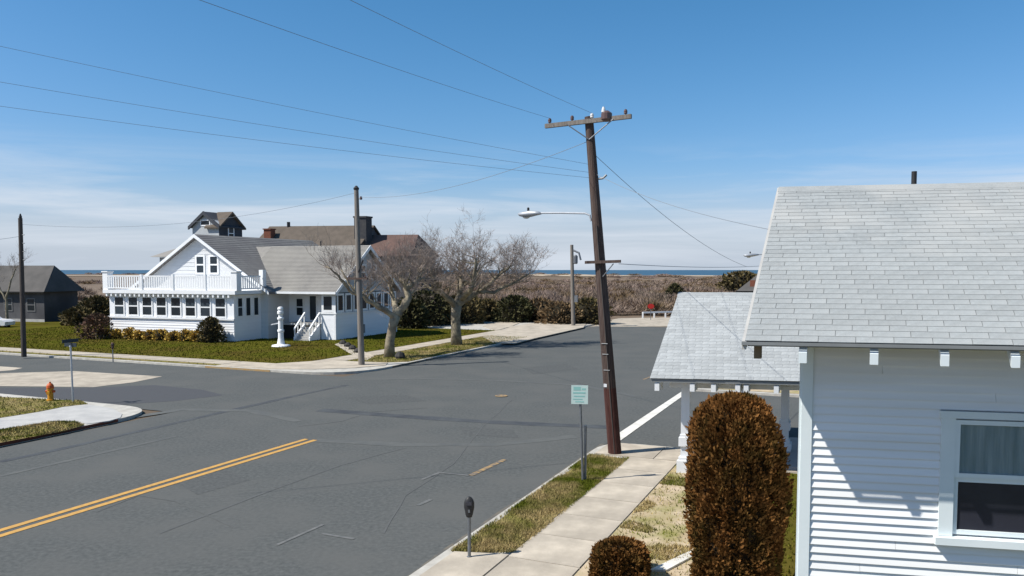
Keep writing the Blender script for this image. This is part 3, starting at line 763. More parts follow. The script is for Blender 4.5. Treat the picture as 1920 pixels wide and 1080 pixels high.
# low porch wall with its windows above (front return, then the long side)
MB().para(A(WR-1.45, WF, .1), CA*1.45, SV*.9, UP*2.2).build('porch_wall', M['wall_white'], wh)
MB().para(A(WR-.16, WF+.9, .1), CA*.16, SV*(WDEP-.9), UP*2.2).build('porch_wall', M['wall_white'], wh)
MB().para(A(WR-1.5, WF-.06, 2.3), CA*1.58, SV*.98, UP*.12).build('wall_cap', M['white'], wh)
MB().para(A(WR-.2, WF+.92, 2.3), CA*.28, SV*(WDEP-.9), UP*.1).build('wall_cap', M['white'], wh)
nw_ = 8; wp = (WDEP-.2)/nw_
MB().para(A(WR-.14, WF+.02, 2.42), CA*.1, SV*(WDEP-.05), UP*(wz-2.45)).build('porch_screen', M['dark'], wh)
for i in range(nw_):
    window(wh, A(WR-.038, WF+.1+i*wp+.08, 2.43), SV, NR, wp-.16, wz-2.55, fr=.17, rail=False, proud=.06)
window(wh, A(WR-1.35, WF+.02, 2.44), CA, NF, 1.2, wz-2.6, fr=.2, rail=False, proud=.05)
MB().para(A(WR-.17, WF+.0, .1), CA*.18, SV*.02-SV*.05, UP*(wz-.1)).build('corner_board', M['white'], wh)
# wing roof (front slope sunlit, gable end to the right)
WRZ, WKL = 8.16, -1.6
wr = MB(); wk1 = WR+.35; wa0, wa1 = WF-.45, WF+WDEP+.2; wam = (wa0+wa1)/2
wr.extrude([A(WKL-5, wa0, wz+.02), A(WKL-5, wam, WRZ), A(WKL-5, wa1, wz+.02), A(WKL-5, wa1, wz-.14), A(WKL-5, wam, WRZ-.2), A(WKL-5, wa0, wz-.14)], CA*(wk1-WKL+5))
wroof = wr.build('wing_roof', M['roof_a_light'], wh)
wu = A(0, wam, WRZ)-A(0, wa0, wz+.02); wun = wu.normalized(); wn_ = CA.cross(wun).normalized()
if wn_.z < 0: wn_ = -wn_
cw = MB()
for i in range(34):
    L = wu.length/34; kst = -1.1 + 0*i
    b = A(-3.2, wa0, wz+.02)+wun*(L*i)
    cw.extrude([b+wn_*.002, b+wn_*.04, b+wun*(L*1.02)+wn_*.012, b+wun*(L*1.02)+wn_*.002], CA*(wk1+3.2))
cw.build('shingle_course', M['roof_a_light'], wroof)['kind'] = 'stuff'
MB().extrude([A(WR-.05, wa0+.55, wz-.05), A(WR-.05, wa1-.55, wz-.05), A(WR-.05, wam, WRZ-.45)], CA*.06).build('gable_end', M['wall_pale'], wh)  # white siding in a darker grey: its shade is put into the colour
for d_ in (0, 1):
    a = A(wk1, (wa0, wa1)[d_], wz+.03); b = A(wk1, wam, WRZ+.03)
    MB().extrude([a, b, b-UP*.35, a-UP*.3], CA*.05).build('rake_board', M['white'], wh)
MB().para(A(-.2, wa0-.07, wz-.16), CA*(wk1+.2), SV*.06, UP*.19).build('gutter', M['white'], wh)
for a in (WF+3.6, WF+5.2): window(wh, A(WR+.012, a, 5.1), SV, NR, .9, 1.4, fr=.13, name='gable_window')
# recessed entry: door, side light, steps with sloping white cheeks
window(wh, A(3.9, WF+1.898, 1.35), CA, NF, 1.1, 2.55, fr=.14, rail=False, name='entry_door')
window(wh, A(2.7, WF+1.898, 1.5), CA, NF, .9, 2.35, fr=.13, rail=False, name='side_light')
window(wh, A(1.35, WF+1.898, 1.9), CA, NF, .9, 1.7, fr=.13)
MB().para(A(1.5, WF-.1, 1.32), CA*3.8, SV*2.0, UP*.16).build('entry_floor', M['concrete_grey'], wh)
MB().para(A(1.55, WF-.04, .1), CA*2.1, SV*.1, UP*1.2).build('dark_void_panel', M['dark'], wh)  # black panel stands in for the dark void under the entry deck
stp = None
for i in range(6):
    MB().para(A(3.85, WF-1.5+i*.24, .1), CA*1.3, SV*.24, UP*(.18*(i+1))).build('step', M['concrete_grey'], wh)
for k in (3.7, 5.15):
    MB().extrude([A(k, WF-1.5, .1), A(k, WF-1.5, .4), A(k, WF-.1, 1.5), A(k, WF-.1, .1)], CA*.12).build('stair_cheek', M['wall_white'], wh)
    c0, c1 = A(k, WF-1.5, 1.0), A(k, WF-.1, 2.3)
    MB().extrude([c0, c1, c1+UP*.13, c0+UP*.13], CA*.12).build('handrail', M['white'], wh)
    for q in range(4): MB().para(A(k+.02, WF-1.45+q*.42, .42+q*.33), CA*.07, SV*.07, UP*.66).build('baluster', M['white'], wh)
MB().para(A(6.9, WF+3.2, .5), CA*.25, SV*.4, UP*.75).build('meter_box', M['metal'], wh)
MB().tube([A(2.0, RA0+6, 7.2), A(2.0, RA0+6, 8.6)], .06, 8).build('vent_pipe', M['black'], wh)

# ================================================================== HOUSES BEHIND
# brown-roofed house
b0 = P(462, 506, 101); b0 = Vector((b0.x, b0.y, 0)); CB = Vector((math.cos(R(10)), -math.sin(R(10)), 0))
hbn = thing('brown_roofed_house', 'large house with a long brown shingle roof and dark chimney, behind the white house', 'house', tuple(b0+CB*8))
def B(k, a, z): return b0 + CB*k + SV*a + UP*z
BW = 14.6
MB().para(B(.3, .4, -.05), CB*(BW-.6), SV*8.2, UP*8.3).build('wall', M['wall_grey'], hbn)
MB().extrude([B(0, 0, 8.2), B(0.0, 4.5, 11.75), B(0, 9, 8.2), B(0, 9, 8.0), B(0, 4.5, 11.5), B(0, 0, 8.0)], CB*BW).build('roof', M['roof_brown'], hbn)
MB().extrude([B(BW-.35, .5, 8.1), B(BW-.35, 8.5, 8.1), B(BW-.35, 4.5, 11.4)], CB*.12).build('gable_wall', M['wall_grey'], hbn)
ch = MB().para(B(13.2, 2.2, 7), CB*1.6, SV*1.3, UP*5.6).build('chimney', M['chimney'], hbn)
MB().para(B(13.12, 2.1, 12.6), CB*1.76, SV*1.5, UP*.2).build('chimney_cap', M['chimney'], ch)
ch = MB().para(B(1.0, 2.0, 8), CB*.95, SV*.9, UP*3.2).build('chimney', M['brick'], hbn)
MB().para(B(.92, 1.9, 11.2), CB*1.1, SV*1.1, UP*.14).build('chimney_cap', M['brick'], ch)
MB().tube([B(2.7, 4.5, 11.6), B(2.7, 4.5, 12.3)], .22, 10).build('vent_pipe', M['black'], hbn)
# lower wing on the right with a hipped end
z1, z2, w0, w1 = 7.7, 10.5, BW-.3, 21.6
MB().para(B(w0+.0, 1.0, -.05), CB*(w1-w0-.4), SV*6.4, UP*7.75).build('wing_wall', M['wall_grey'], hbn)
q = [B(w0, .6, z1), B(w1, .6, z1), B(w1, 7.9, z1), B(w0, 7.9, z1), B(w0, 4.2, z2), B(w1-1.0, 4.2, z2)]
MB().add(q, [(0, 1, 5, 4), (1, 2, 5), (2, 3, 4, 5), (3, 0, 4), (3, 2, 1, 0)]).build('wing_roof', M['roof_red'], hbn)
for k in (16, 18, 19.8): window(hbn, B(k, .998, 5.6), CB, NF, .9, 1.5, fr=.1, frame='frame_grey')

# house with the gabled turret
t0 = P(412, 506, 91); t0 = Vector((t0.x, t0.y, 0)); CT = Vector((math.cos(R(22)), -math.sin(R(22)), 0))
ht = thing('turret_house', 'house whose cross-gabled turret with dark slate trim rises behind the white gable', 'house', tuple(t0))
def T(k, a, z): return t0 + CT*k + SV*a + UP*z
TW, TD, TE, TP = 3.9, 3.7, 11.0, 12.75
MB().para(T(-TW-.3, -.3, -.05), CT*(TW+.9), SV*(TD+5), UP*9.3).build('house_body', M['wall_grey'], ht)
MB().para(T(-TW, 0, 9.2), CT*TW, SV*TD, UP*(TE-9.2)).build('turret', M['wall_pale'], ht)
MB().extrude([T(-TW, 0, TE-.01), T(0, 0, TE-.01), T(0, 0, TE+.3), T(-TW/2, 0, TP-.2), T(-TW, 0, TE+.3)], SV*TD).build('turret_gable', M['wall_pale'], ht)
MB().extrude([T(-.002, 0.02, 9.2), T(-.002, TD, 9.2), T(-.002, TD, TE), T(-.002, TD/2, TP-.3), T(-.002, 0.02, TE)], CT*.06).build('side_gable', M['roof_slate'], ht)
MB().extrude([T(-TW-.35, -.35, TE+.05), T(-TW/2, -.35, TP), T(.35, -.35, TE+.05), T(.35, -.35, TE-.32), T(-TW/2, -.35, TP-.42), T(-TW-.35, -.35, TE-.32)], SV*.2).build('gable_trim', M['roof_slate'], ht)
MB().extrude([T(-TW-.3, -.2, TE), T(-TW/2, -.2, TP-.04), T(.3, -.2, TE), T(.3, -.2, TE-.15), T(-TW/2, -.2, TP-.25), T(-TW-.3, -.2, TE-.15)], SV*(TD+.4)).build('turret_roof', M['roof_slate'], ht)
MB().extrude([T(.4, -.3, TE-.05), T(.4, TD/2, TP+.02), T(.4, TD+.3, TE-.05), T(.4, TD+.3, TE-.25), T(.4, TD/2, TP-.25), T(.4, -.3, TE-.25)], -CT*(TW/2+.3)).build('cross_roof', M['roof_brown'], ht)
window(ht, T(-TW/2-.75, -.002, 11.05), CT, NF, 1.5, .75, fr=.14, rail=False)
window(ht, T(.06, TD/2-.5, 9.5), SV, NR, 1.0, 1.5, fr=.12)

# low grey house at the left edge
d0 = P(78, 506, 88); d0 = Vector((d0.x, d0.y, 0)); CD = Vector((math.cos(R(15)), -math.sin(R(15)), 0))
hd = thing('grey_cottage', 'low weathered grey cottage with hipped roof at the left edge, beyond the lawn', 'house', tuple(d0-CD*6))
def D(k, a, z): return d0 + CD*k + SV*a + UP*z
MB().para(D(-15.4, .5, -.05), CD*15, SV*4.2, UP*3.7).build('wall', M['wall_grey'], hd)
q = [D(-16, 0, 3.55), D(.2, 0, 3.55), D(.2, 5.2, 3.55), D(-16, 5.2, 3.55), D(-16, 2.6, 6.5), D(-1.2, 2.6, 6.5)]
MB().add(q, [(0, 1, 5, 4), (1, 2, 5), (2, 3, 4, 5), (3, 0, 4), (3, 2, 1, 0)]).build('roof', M['roof_grey'], hd)
MB().para(D(-16.02, -.04, 3.4), CD*16.2, SV*.05, UP*.16).build('fascia', M['dark'], hd)
for k in (-9.8, -6.0, -2.8): window(hd, D(k, .498, 1.3), CD, NF, 1.2, 1.5, fr=.1, frame='frame_grey')
MB().para(D(-15.4, .47, -.05), CD*15, SV*.04, UP*.5).build('foundation', M['concrete_grey'], hd)

# grey-roofed bungalow far down the street on the right
e0 = P(1334, 506, 72); e0 = Vector((e0.x, e0.y, 0)); CE = Vector((math.cos(R(8)), -math.sin(R(8)), 0))
he = thing('far_bungalow', 'small grey-roofed bungalow glimpsed between the porch roof and the large roof', 'house', tuple(e0+CE*5))
def Eh(k, a, z): return e0 + CE*k + SV*a + UP*z
MB().para(Eh(2.6, .5, -.05), CE*9, SV*6, UP*4.1).build('wall', M['wall_grey'], he)
q = [Eh(2.2, 0, 4.05), Eh(12, 0, 4.05), Eh(12, 7, 4.05), Eh(2.2, 7, 4.05), Eh(3.6, 3.5, 5.5), Eh(12, 3.5, 5.5)]
MB().add(q, [(0, 1, 5, 4), (1, 2, 5), (2, 3, 4, 5), (3, 0, 4), (3, 2, 1, 0)]).build('roof', M['roof_grey'], he)
MB().para(Eh(2.19, -.05, 3.75), CE*9.8, SV*.05, UP*.34).build('fascia', M['dark'], he)
MB().para(Eh(3.3, 1.0, 4.3), CE*.5, SV*.5, UP*.75).build('chimney', M['brick'], he)
window(he, Eh(4, .498, 1.4), CE, NF, 1.2, 1.4, fr=.1)
# ================================================================== POLES, LAMPS, WIRES
def pole_mesh(b, t, r0, r1, m, parent, name='pole'):
    n = 9; pts = [Vector(b).lerp(Vector(t), i/n) for i in range(n+1)]
    return MB().tube(pts, [r0+(r1-r0)*i/n for i in range(n+1)], 14).build(name, m, parent, smooth=False)
pb = G(1153, 851, .12); pt = P(1104, 219, pb.y+.05)
up_ = thing('utility_pole', 'tall dark leaning utility pole with a tilted crossarm at the near kerb corner', 'utility pole', tuple(pb))
cut = pb.lerp(pt, .2)
pole_mesh(pb, cut, .215, .2, M['pole_red'], up_); pole_mesh(cut, pt, .2, .135, M['pole_dark'], up_)
def on(f): return pb.lerp(pt, f)
def py_at(y): return on((851-y)/(851-219))
arm_c = py_at(229)+Vector((.02, -.18, .0)); AX = (TV*1.0+UP*.035).normalized()
arm = MB().para(arm_c-AX*1.5-SV*.06-UP*.06, AX*2.8, SV*.12, UP*.13).build('crossarm', M['pole_grey'], up_)
ins = []
for k, mm, big in ((-1.35, 'ceramic', 0), (-.6, 'ceramic', 0), (.05, 'ceramic_w', 0), (.52, 'ceramic', 1), (1.12, 'ceramic', 0)):
    c = arm_c+AX*k+UP*.06
    prof = [(.02, 0), (.03, .04), (.06, .05), (.05, .09), (.06, .1), (.045, .16), (.02, .18)]
    if big: prof = [(.12, -.12), (.17, -.06), (.17, .12), (.1, .17), (.06, .2)]
    MB().lathe(prof, tuple(c), 12).build('insulator', M[mm], up_)
MB().lathe([(.035, 0), (.07, .03), (.055, .12), (.03, .19)], tuple(arm_c+AX*.42+UP*.2), 12).build('insulator', M['ceramic_w'], up_)
for s in (-1, 1): MB().tube([arm_c+AX*.75*s-UP*.03-SV*.07, py_at(262)-SV*.15], .02, 6).build('brace', M['metal'], up_)
br = py_at(334); MB().tube([br, br+TV*.3+UP*.02, br+TV*.42+UP*.12], .035, 8).build('bracket', M['metal'], up_)
lo = py_at(491); MB().para(lo-TV*.42-SV*.28, TV*1.15+UP*.03, SV*.09, UP*.09).build('crossarm', M['pole_dark'], up_)
MB().tube([lo+TV*.5-SV*.24, lo+TV*.14-UP*.4-SV*.16], .018, 6).build('brace', M['metal'], up_)
for y in (640, 660, 690): MB().tube([py_at(y)+SV*-.2-TV*.1, py_at(y)+SV*-.2+TV*.1], .012, 6).build('step_bolt', M['metal'], up_)
MB().para(py_at(722)-SV*.2-TV*.14, TV*.1, SV*.02, UP*.1).build('number_tag', M['white'], up_)
MB().tube([py_at(850)-SV*.19+TV*.05, py_at(600)-SV*.185+TV*.05, py_at(420)-SV*.17+TV*.03], .022, 8).build('conduit', M['pole_black'], up_)

def cobra(root, a, d, L, drop=0.):
    """arm from point a along d, with the lamp head at its end"""
    d = d.normalized(); e = a+d*L
    MB().tube([a-UP*.22, a+d*.05-UP*.04, a+d*.2+UP*.02, a+d*L*.6+UP*.03, e+UP*.02], .032, 10).build('lamp_arm', M['metal_lamp'], root)
    s = d.cross(UP).normalized()
    ring = []
    for t, w, z0, z1 in ((0, .05, -.03, .05), (.2, .09, -.07, .09), (.42, .15, -.12, .1), (.65, .16, -.13, .07), (.82, .12, -.1, .03), (.9, .03, -.03, .0)):
        ring.append((e+d*t, w, z0, z1))
    v = []; n = 10
    for p, w, z0, z1 in ring:
        for k in range(n):
            an = 2*math.pi*k/n; zc, zh = (z0+z1)/2, (z1-z0)/2
            v.append(p+s*w*math.cos(an)+UP*(zc+zh*math.sin(an)))
    f = [(i*n+k, i*n+(k+1) % n, (i+1)*n+(k+1) % n, (i+1)*n+k) for i in range(len(ring)-1) for k in range(n)]
    f += [tuple(range(n))[::-1], tuple(range((len(ring)-1)*n, len(ring)*n))]
    hd_ = MB().add(v, f).build('lamp_head', M['metal_lamp'], root, smooth=True)
    c = e+d*.58-UP*.12
    MB().lathe([(.05, -.05), (.1, -.03), (.12, 0.)], tuple(c), 14).build('lens', M['lens'], hd_)
    MB().lathe([(.035, 0), (.04, .03), (.04, .1), (.02, .12)], tuple(e+d*.5+UP*.08), 10).build('photocell', M['black'], hd_)
la = py_at(398)
sl_ = thing('street_lamp', 'pale cobra-head street lamp on a long arm, on the tall dark leaning pole', 'street lamp', tuple(la))
cobra(sl_, la-TV*.17, (P(1000, 400, 26.3)-la), 1.86)

# second pole, on the corner of the white house
p2b = G(678, 684, .14); p2t = P(668, 355, p2b.y)
p2 = thing('utility_pole', 'weathered grey pole on the grass corner in front of the white house', 'utility pole', tuple(p2b), 'weathered grey poles')
pole_mesh(p2b, p2t, .2, .14, M['pole_grey'], p2)
c = p2b.lerp(p2t, .49)
MB().para(c-TV*.75-SV*.24, TV*1.5, SV*.09, UP*.11).build('crossarm', M['pole_dark'], p2)
for k in (-.6, .62): MB().lathe([(.03, 0), (.06, .04), (.04, .14)], tuple(c+TV*k+UP*.11-SV*.2), 10).build('insulator', M['ceramic'], p2)
c2 = p2b.lerp(p2t, .945); MB().tube([c2, c2+TV*.32+UP*.02], .03, 8).build('bracket', M['metal'], p2)
MB().lathe([(.05, 0), (.09, .05), (.06, .2)], tuple(c2+TV*.32-UP*.05), 10).build('insulator', M['ceramic'], p2)
MB().lathe([(.16, 0), (.18, .1), (.05, .25)], tuple(p2t-UP*.03), 10).build('pole_cap', M['black'], p2)
c3 = p2b.lerp(p2t, .53); MB().tube([c3+TV*.1-SV*.2, c3+TV*.45-SV*.2+UP*.75], .05, 8).build('cable_splice', M['black'], p2)
# left pole
p4b = G(45, 669, .12); p4t = P(38, 409, p4b.y)
p4 = thing('utility_pole', 'dark thin utility pole in front of the grey cottage at the left edge', 'utility pole', tuple(p4b))
pole_mesh(p4b, p4t, .165, .13, M['pole_black'], p4)
MB().lathe([(.08, 0), (.1, .08), (.03, .3)], tuple(p4t+TV*.02), 10).build('pole_cap', M['black'], p4)
for i, f in enumerate((.7, .76, .82, .88)):
    c = p4b.lerp(p4t, f); MB().tube([c-TV*.1, c+TV*.36], .03, 6).build('rack_bracket', M['metal'], p4)
# distant pole with a lamp
p3b = G(1075, 612, .05); p3t = P(1072, 459, p3b.y)
p3 = thing('utility_pole', 'pale distant pole at the far end of the street beside the brown scrub', 'utility pole', tuple(p3b), 'weathered grey poles')
pole_mesh(p3b, p3t, .22, .17, M['pole_grey'], p3)
c = p3t-UP*.5; MB().tube([c, c+TV*.8-UP*.35, c+TV*1.0-UP*1.1], .1, 8).build('transformer_bracket', M['metal'], p3)
MB().lathe([(.18, 0), (.24, .1), (.24, .8), (.1, .95)], tuple(c+TV*.42-UP*1.5), 12).build('transformer', M['metal'], p3)
MB().para(p3b.lerp(p3t, .3)+TV*.22-SV*.2, TV*.35, SV*.2, UP*.7).build('service_box', M['metal'], p3)
# pole behind the big roof with its lamp
p5b = P(1448, 506, 47); p5b = Vector((p5b.x, p5b.y, .1)); p5t = p5b+UP*7.6
p5 = thing('utility_pole', 'pole mostly hidden behind the large shingle roof, where the wires run', 'utility pole', tuple(p5b))
pole_mesh(p5b, p5t, .2, .14, M['pole_grey'], p5)
s5 = thing('street_lamp', 'distant street lamp head reaching out left of the large shingle roof', 'street lamp', tuple(p5b+UP*6.8))
cobra(s5, P(1446, 478, 47), Vector((-1, 0, .0)), .75)

def wire(label, a, b, sag, r=.0046, via=None):
    a, b = Vector(a), Vector(b); n = 28; pts = []
    for i in range(n+1):
        t = i/n; pts.append(a.lerp(b, t)-UP*(4*sag*t*(1-t)))
    o = MB().tube(pts, r, 5).build('overhead_wire', M['wire']); tag(o, label, 'wire', 'overhead wires')
wire('highest of the three wires running from the tall pole out of the left edge', py_at(306)-TV*.1, P(-400, -2, 18), .12)
wire('middle of the three wires running from the tall pole out of the left edge', py_at(321)-TV*.1, P(-400, 84, 18), .12)
wire('lowest of the three wires running from the tall pole out of the left edge', py_at(331)-TV*.1, P(-400, 142, 18), .12)
wire('wire rising from the left tip of the crossarm to the top edge', arm_c-AX*1.35+UP*.24, Vector((-7.5, 5.6, 9.8)), .12)
wire('wire rising from the middle of the crossarm to the top edge', arm_c+AX*.05+UP*.24, Vector((-6.2, 5.6, 10.4)), .12)
wire('slack wire from high on the tall pole to the top of the grey corner pole', py_at(262), p2b.lerp(p2t, .955)+TV*.3, .55, .009)
wire('thin wire between the grey corner pole and the dark pole at the left', p2t-UP*.2, p4t-UP*.4, .9, .009)
wire('steep wire falling from the tall pole to the far lamp pole', py_at(283), P(1400, 500, 46), .45, .009)
wire('wire from the tall pole to the verge of the large shingle roof', py_at(325)+TV*.1, H(.6, RUN, ZE+RISE-.8), .22, .007)
wire('low level wire from the small lower crossarm to the far lamp pole', lo+TV*.6, P(1448, 497, 46.8), .12, .01)
wire('wire from the dark left pole running out of the left edge', p4t-UP*1.2, P(-200, 448, 48), .3, .01)

# ================================================================== STREET FURNITURE
def meter(headm, label):
    r = thing('parking_meter', label, 'parking meter', (0, 0, 0), 'parking meters')
    MB().lathe([(.055, 0), (.055, .02), (.034, .03), (.034, .84), (.045, .85)], (0, 0, 0), 14).build('post', M['metal'], r, world=False)
    h = MB(); n = 14
    prof = [(-.0, .055, .04), (.05, .075, .055), (.2, .105, .07), (.3, .105, .07), (.36, .085, .055), (.41, .045, .03), (.425, .01, .01)]
    v = [(w*math.cos(2*math.pi*k/n), d*math.sin(2*math.pi*k/n), .84+z) for z, w, d in prof for k in range(n)]
    f = [(i*n+k, i*n+(k+1) % n, (i+1)*n+(k+1) % n, (i+1)*n+k) for i in range(len(prof)-1) for k in range(n)] + [tuple(range(n))[::-1], tuple(range((len(prof)-1)*n, len(prof)*n))]
    h.add(v, f); hd_ = h.build('meter_head', headm, r, smooth=True, world=False)
    MB().para((-.055, -.082, 1.10), (.11, 0, 0), (0, .02, 0), (0, 0, .07)).build('dial_window', M['glass'], hd_, world=False)
    MB().para((-.02, -.08, .95), (.04, 0, 0), (0, .02, 0), (0, 0, .06)).build('coin_slot', M['metal'], hd_, world=False)
    return r
m1 = meter(M['black'], 'black-headed parking meter on a grey post in the near grass verge'); m1.location = G(880, 1045, .135)
m2 = meter(M['meter_brown'], 'brown-headed parking meter at the kerb in front of the white house lawn'); m2.location = G(212, 679, .12)
# parking regulation sign
sb = G(1093, 902, .135)
sg = thing('parking_sign', 'pale teal parking sign on a metal post in the grass verge', 'street sign', tuple(sb))
stp_ = P(1087, 722, sb.y)
MB().tube([sb-UP*.05, Vector((stp_.x, stp_.y, stp_.z))], .035, 8).build('post', M['metal'], sg)
MB().tube([sb+SV*.06-UP*.05+TV*.05, sb+SV*.06+UP*1.55+TV*.05], .035, 8).build('post_stub', M['metal'], sg)
sc_ = Vector((stp_.x, stp_.y, stp_.z-.26)); ax = Vector((1, -.1, 0)).normalized(); nn_ = Vector((-.1, -1, 0)).normalized()
MB().para(sc_-ax*.23-UP*.26+nn_*.04, ax*.46, nn_*.012, UP*.52).build('sign_plate', M['sign_pale'], sg)
for z0, x0, w, h in ((.12, -.17, .2, .1), (.13, .06, .11, .05), (.03, -.18, .34, .045), (-.06, -.16, .3, .035), (-.14, -.18, .26, .03), (-.21, -.12, .24, .03)):
    MB().para(sc_+ax*x0+UP*z0+nn_*.053, ax*w, nn_*.002, UP*h).build('sign_print', M['sign_green'], sg)
# street-name sign
nb = G(137, 753, .13)
ns = thing('street_name_sign', 'street name sign with two crossed dark plates on a thin grey post', 'street sign', tuple(nb))
nz_ = P(135, 650, nb.y).z
MB().tube([nb-UP*.05, Vector((nb.x-.03, nb.y, nz_-.0))], .04, 8).build('post', M['metal_lamp'], ns)
c = Vector((nb.x-.03, nb.y, nz_))
MB().para(c-TV*.38-SV*.01, TV*.76, SV*.02, UP*.17).build('name_plate', M['name_plate'], ns)
MB().para(c-SV*.4-TV*.01+UP*.19, SV*.8, TV*.02, UP*.15).build('name_plate', M['name_plate'], ns)
MB().lathe([(.05, -.04), (.06, 0), (.05, .05)], tuple(c), 10).build('bracket', M['metal_lamp'], ns)
# hydrant
hb_ = G(95, 751, .13)
hy = thing('fire_hydrant', 'yellow fire hydrant with an orange bonnet on the left corner grass', 'hydrant', tuple(hb_))
MB().lathe([(.17, 0), (.17, .05), (.12, .06), (.12, .5), (.15, .51), (.15, .56)], tuple(hb_), 16).build('barrel', M['hyd_y'], hy)
bn = MB(); bn.lathe([(.155, .56), (.16, .6), (.14, .7), (.09, .77), (.04, .79), (.04, .85)], tuple(hb_), 16); bn.build('bonnet', M['hyd_o'], hy)
for s in (-1, 1):
    MB().tube([hb_+UP*.42+Vector((s*.1, 0, 0)), hb_+UP*.42+Vector((s*.2, 0, 0))], .06, 10).build('outlet_cap', M['hyd_o'], hy)
MB().tube([hb_+UP*.36+Vector((0, -.1, 0)), hb_+UP*.36+Vector((0, -.21, 0))], .08, 12).build('outlet_cap', M['hyd_y'], hy)
# white ornamental post on the lawn
ob = G(527, 649, .14); ot = P(528, 575, ob.y).z-.14
op = thing('ornamental_post', 'white turned ornamental post with stacked rings on a round base in the lawn', 'garden post', tuple(ob))
MB().lathe([(.72, 0), (.66, .1), (.34, .14), (.28, .2), (.23, .55)], tuple(ob), 20).build('base', M['white'], op)
h_ = ot
MB().lathe([(.21, .55), (.2, h_*.35), (.25, h_*.37), (.25, h_*.41), (.19, h_*.43), (.18, h_*.66), (.25, h_*.68), (.25, h_*.72), (.16, h_*.74), (.16, h_*.8)], tuple(ob), 20).build('shaft', M['white'], op)
MB().lathe([(.16, h_*.8), (.24, h_*.82), (.24, h_*.88), (.17, h_*.9), (.23, h_*.94), (.17, h_*.99), (.05, h_)], tuple(ob), 20).build('cap', M['white'], op)
MB().para(ob+UP*h_*.58, Vector((-.75, 0, -.15)), (0, .1, 0), (0, 0, .09)).build('arm', M['white'], op)
# barrier and red sign where the street ends
ba = G(1206, 597, 0); bb_ = G(1330, 593, 0)
bar = thing('road_barrier', 'low white rail barrier closing the far end of the street', 'barrier', tuple(ba))
L = (bb_-ba); n = 7
MB().para(ba+UP*.62, L, Vector((0, .1, 0)), UP*.2).build('rail', M['white'], bar)
for i in range(n): MB().para(ba+L*(i/(n-1))-Vector((.1, -.13, .05)), (.16, 0, 0), (0, .16, 0), (0, 0, .85)).build('post', M['white'], bar)
rb_ = G(1220, 600, 0)
rs_ = thing('red_sign', 'small red sign in front of the scrub at the far end of the street', 'road sign', tuple(rb_))
MB().tube([rb_-UP*.05, rb_+UP*2.0], .04, 8).build('post', M['metal'], rs_)
v = [rb_+UP*1.65+Vector((math.cos(R(22.5+45*i))*.42, -.06, math.sin(R(22.5+45*i))*.32)) for i in range(8)]
MB().extrude(v, Vector((0, .02, 0))).build('sign_plate', M['red_sign'], rs_)
# edging stones along the garden path, and the dark stone at the tree foot
for i, (x, y) in enumerate(((643, 645), (652, 650), (661, 655), (671, 661))):
    c = G(x, y, .16); mb = MB(); r = .3
    ring = [(r*random.uniform(.8, 1.1), 0), (r*random.uniform(.9, 1.1), .14), (r*.6, .28), (r*.15, .33)]
    mb.lathe(ring, tuple(c), 7)
    tag(mb.build('edging_stone', M['rock']), ['dark edging stone nearest the porch steps, first along the garden path', 'dark edging stone second from the porch steps on the garden path', 'dark edging stone third from the porch steps on the garden path', 'dark edging stone last along the garden path, nearest the grey pole'][i], 'stone', 'edging stones of the garden path')
c = G(750, 672, .14); tag(MB().lathe([(.3, 0), (.36, .15), (.25, .38), (.08, .46)], tuple(c), 8).build('boulder', M['rock']), 'dark boulder on the verge at the foot of the front bare tree', 'stone')
# white car parked at the left edge
cb = G(6, 617, .0)
car = thing('parked_car', 'white car parked by the grey cottage, cut off by the left edge', 'car', tuple(cb))
def C_(x, y, z): return cb+Vector((x-2.0, y, z))
sec = [(-2.2, .45, .62), (-2.0, .3, .85), (-1.0, .28, .92), (0, .28, .92), (2.0, .28, .9), (2.2, .4, .7)]
side = [C_(2.15, 0, .35), C_(2.2, 0, .7), C_(1.9, 0, .88), C_(.9, 0, .98), C_(.2, 0, 1.45), C_(-1.3, 0, 1.45), C_(-1.9, 0, 1.0), C_(-2.3, 0, .95), C_(-2.3, 0, .35)]
MB().extrude(side, Vector((0, 1.7, 0))).build('body', M['car'], car)
for pz in ([C_(.75, 0, 1.0), C_(.2, 0, 1.38), C_(-.5, 0, 1.38), C_(-.5, 0, 1.0)], [C_(-.6, 0, 1.0), C_(-.6, 0, 1.38), C_(-1.25, 0, 1.38), C_(-1.65, 0, 1.02)]):
    MB().extrude([p-Vector((0, .004, 0)) for p in pz], Vector((0, -.01, 0))).build('side_window', M['glass'], car)
for x in (1.35, -1.45):
    for y in (-.02, 1.52):
        w = MB().tube([C_(x, y, .33), C_(x, y+.2, .33)], .33, 18).build('wheel', M['rubber'], car)
        MB().tube([C_(x, y-.01, .33), C_(x, y+.21, .33)], .19, 12).build('rim', M['metal_lamp'], w)
for y in (.15, 1.25): MB().para(C_(2.17, y, .6), (.04, 0, 0), (0, .3, 0), (0, 0, .12)).build('headlight', M['lens'], car)

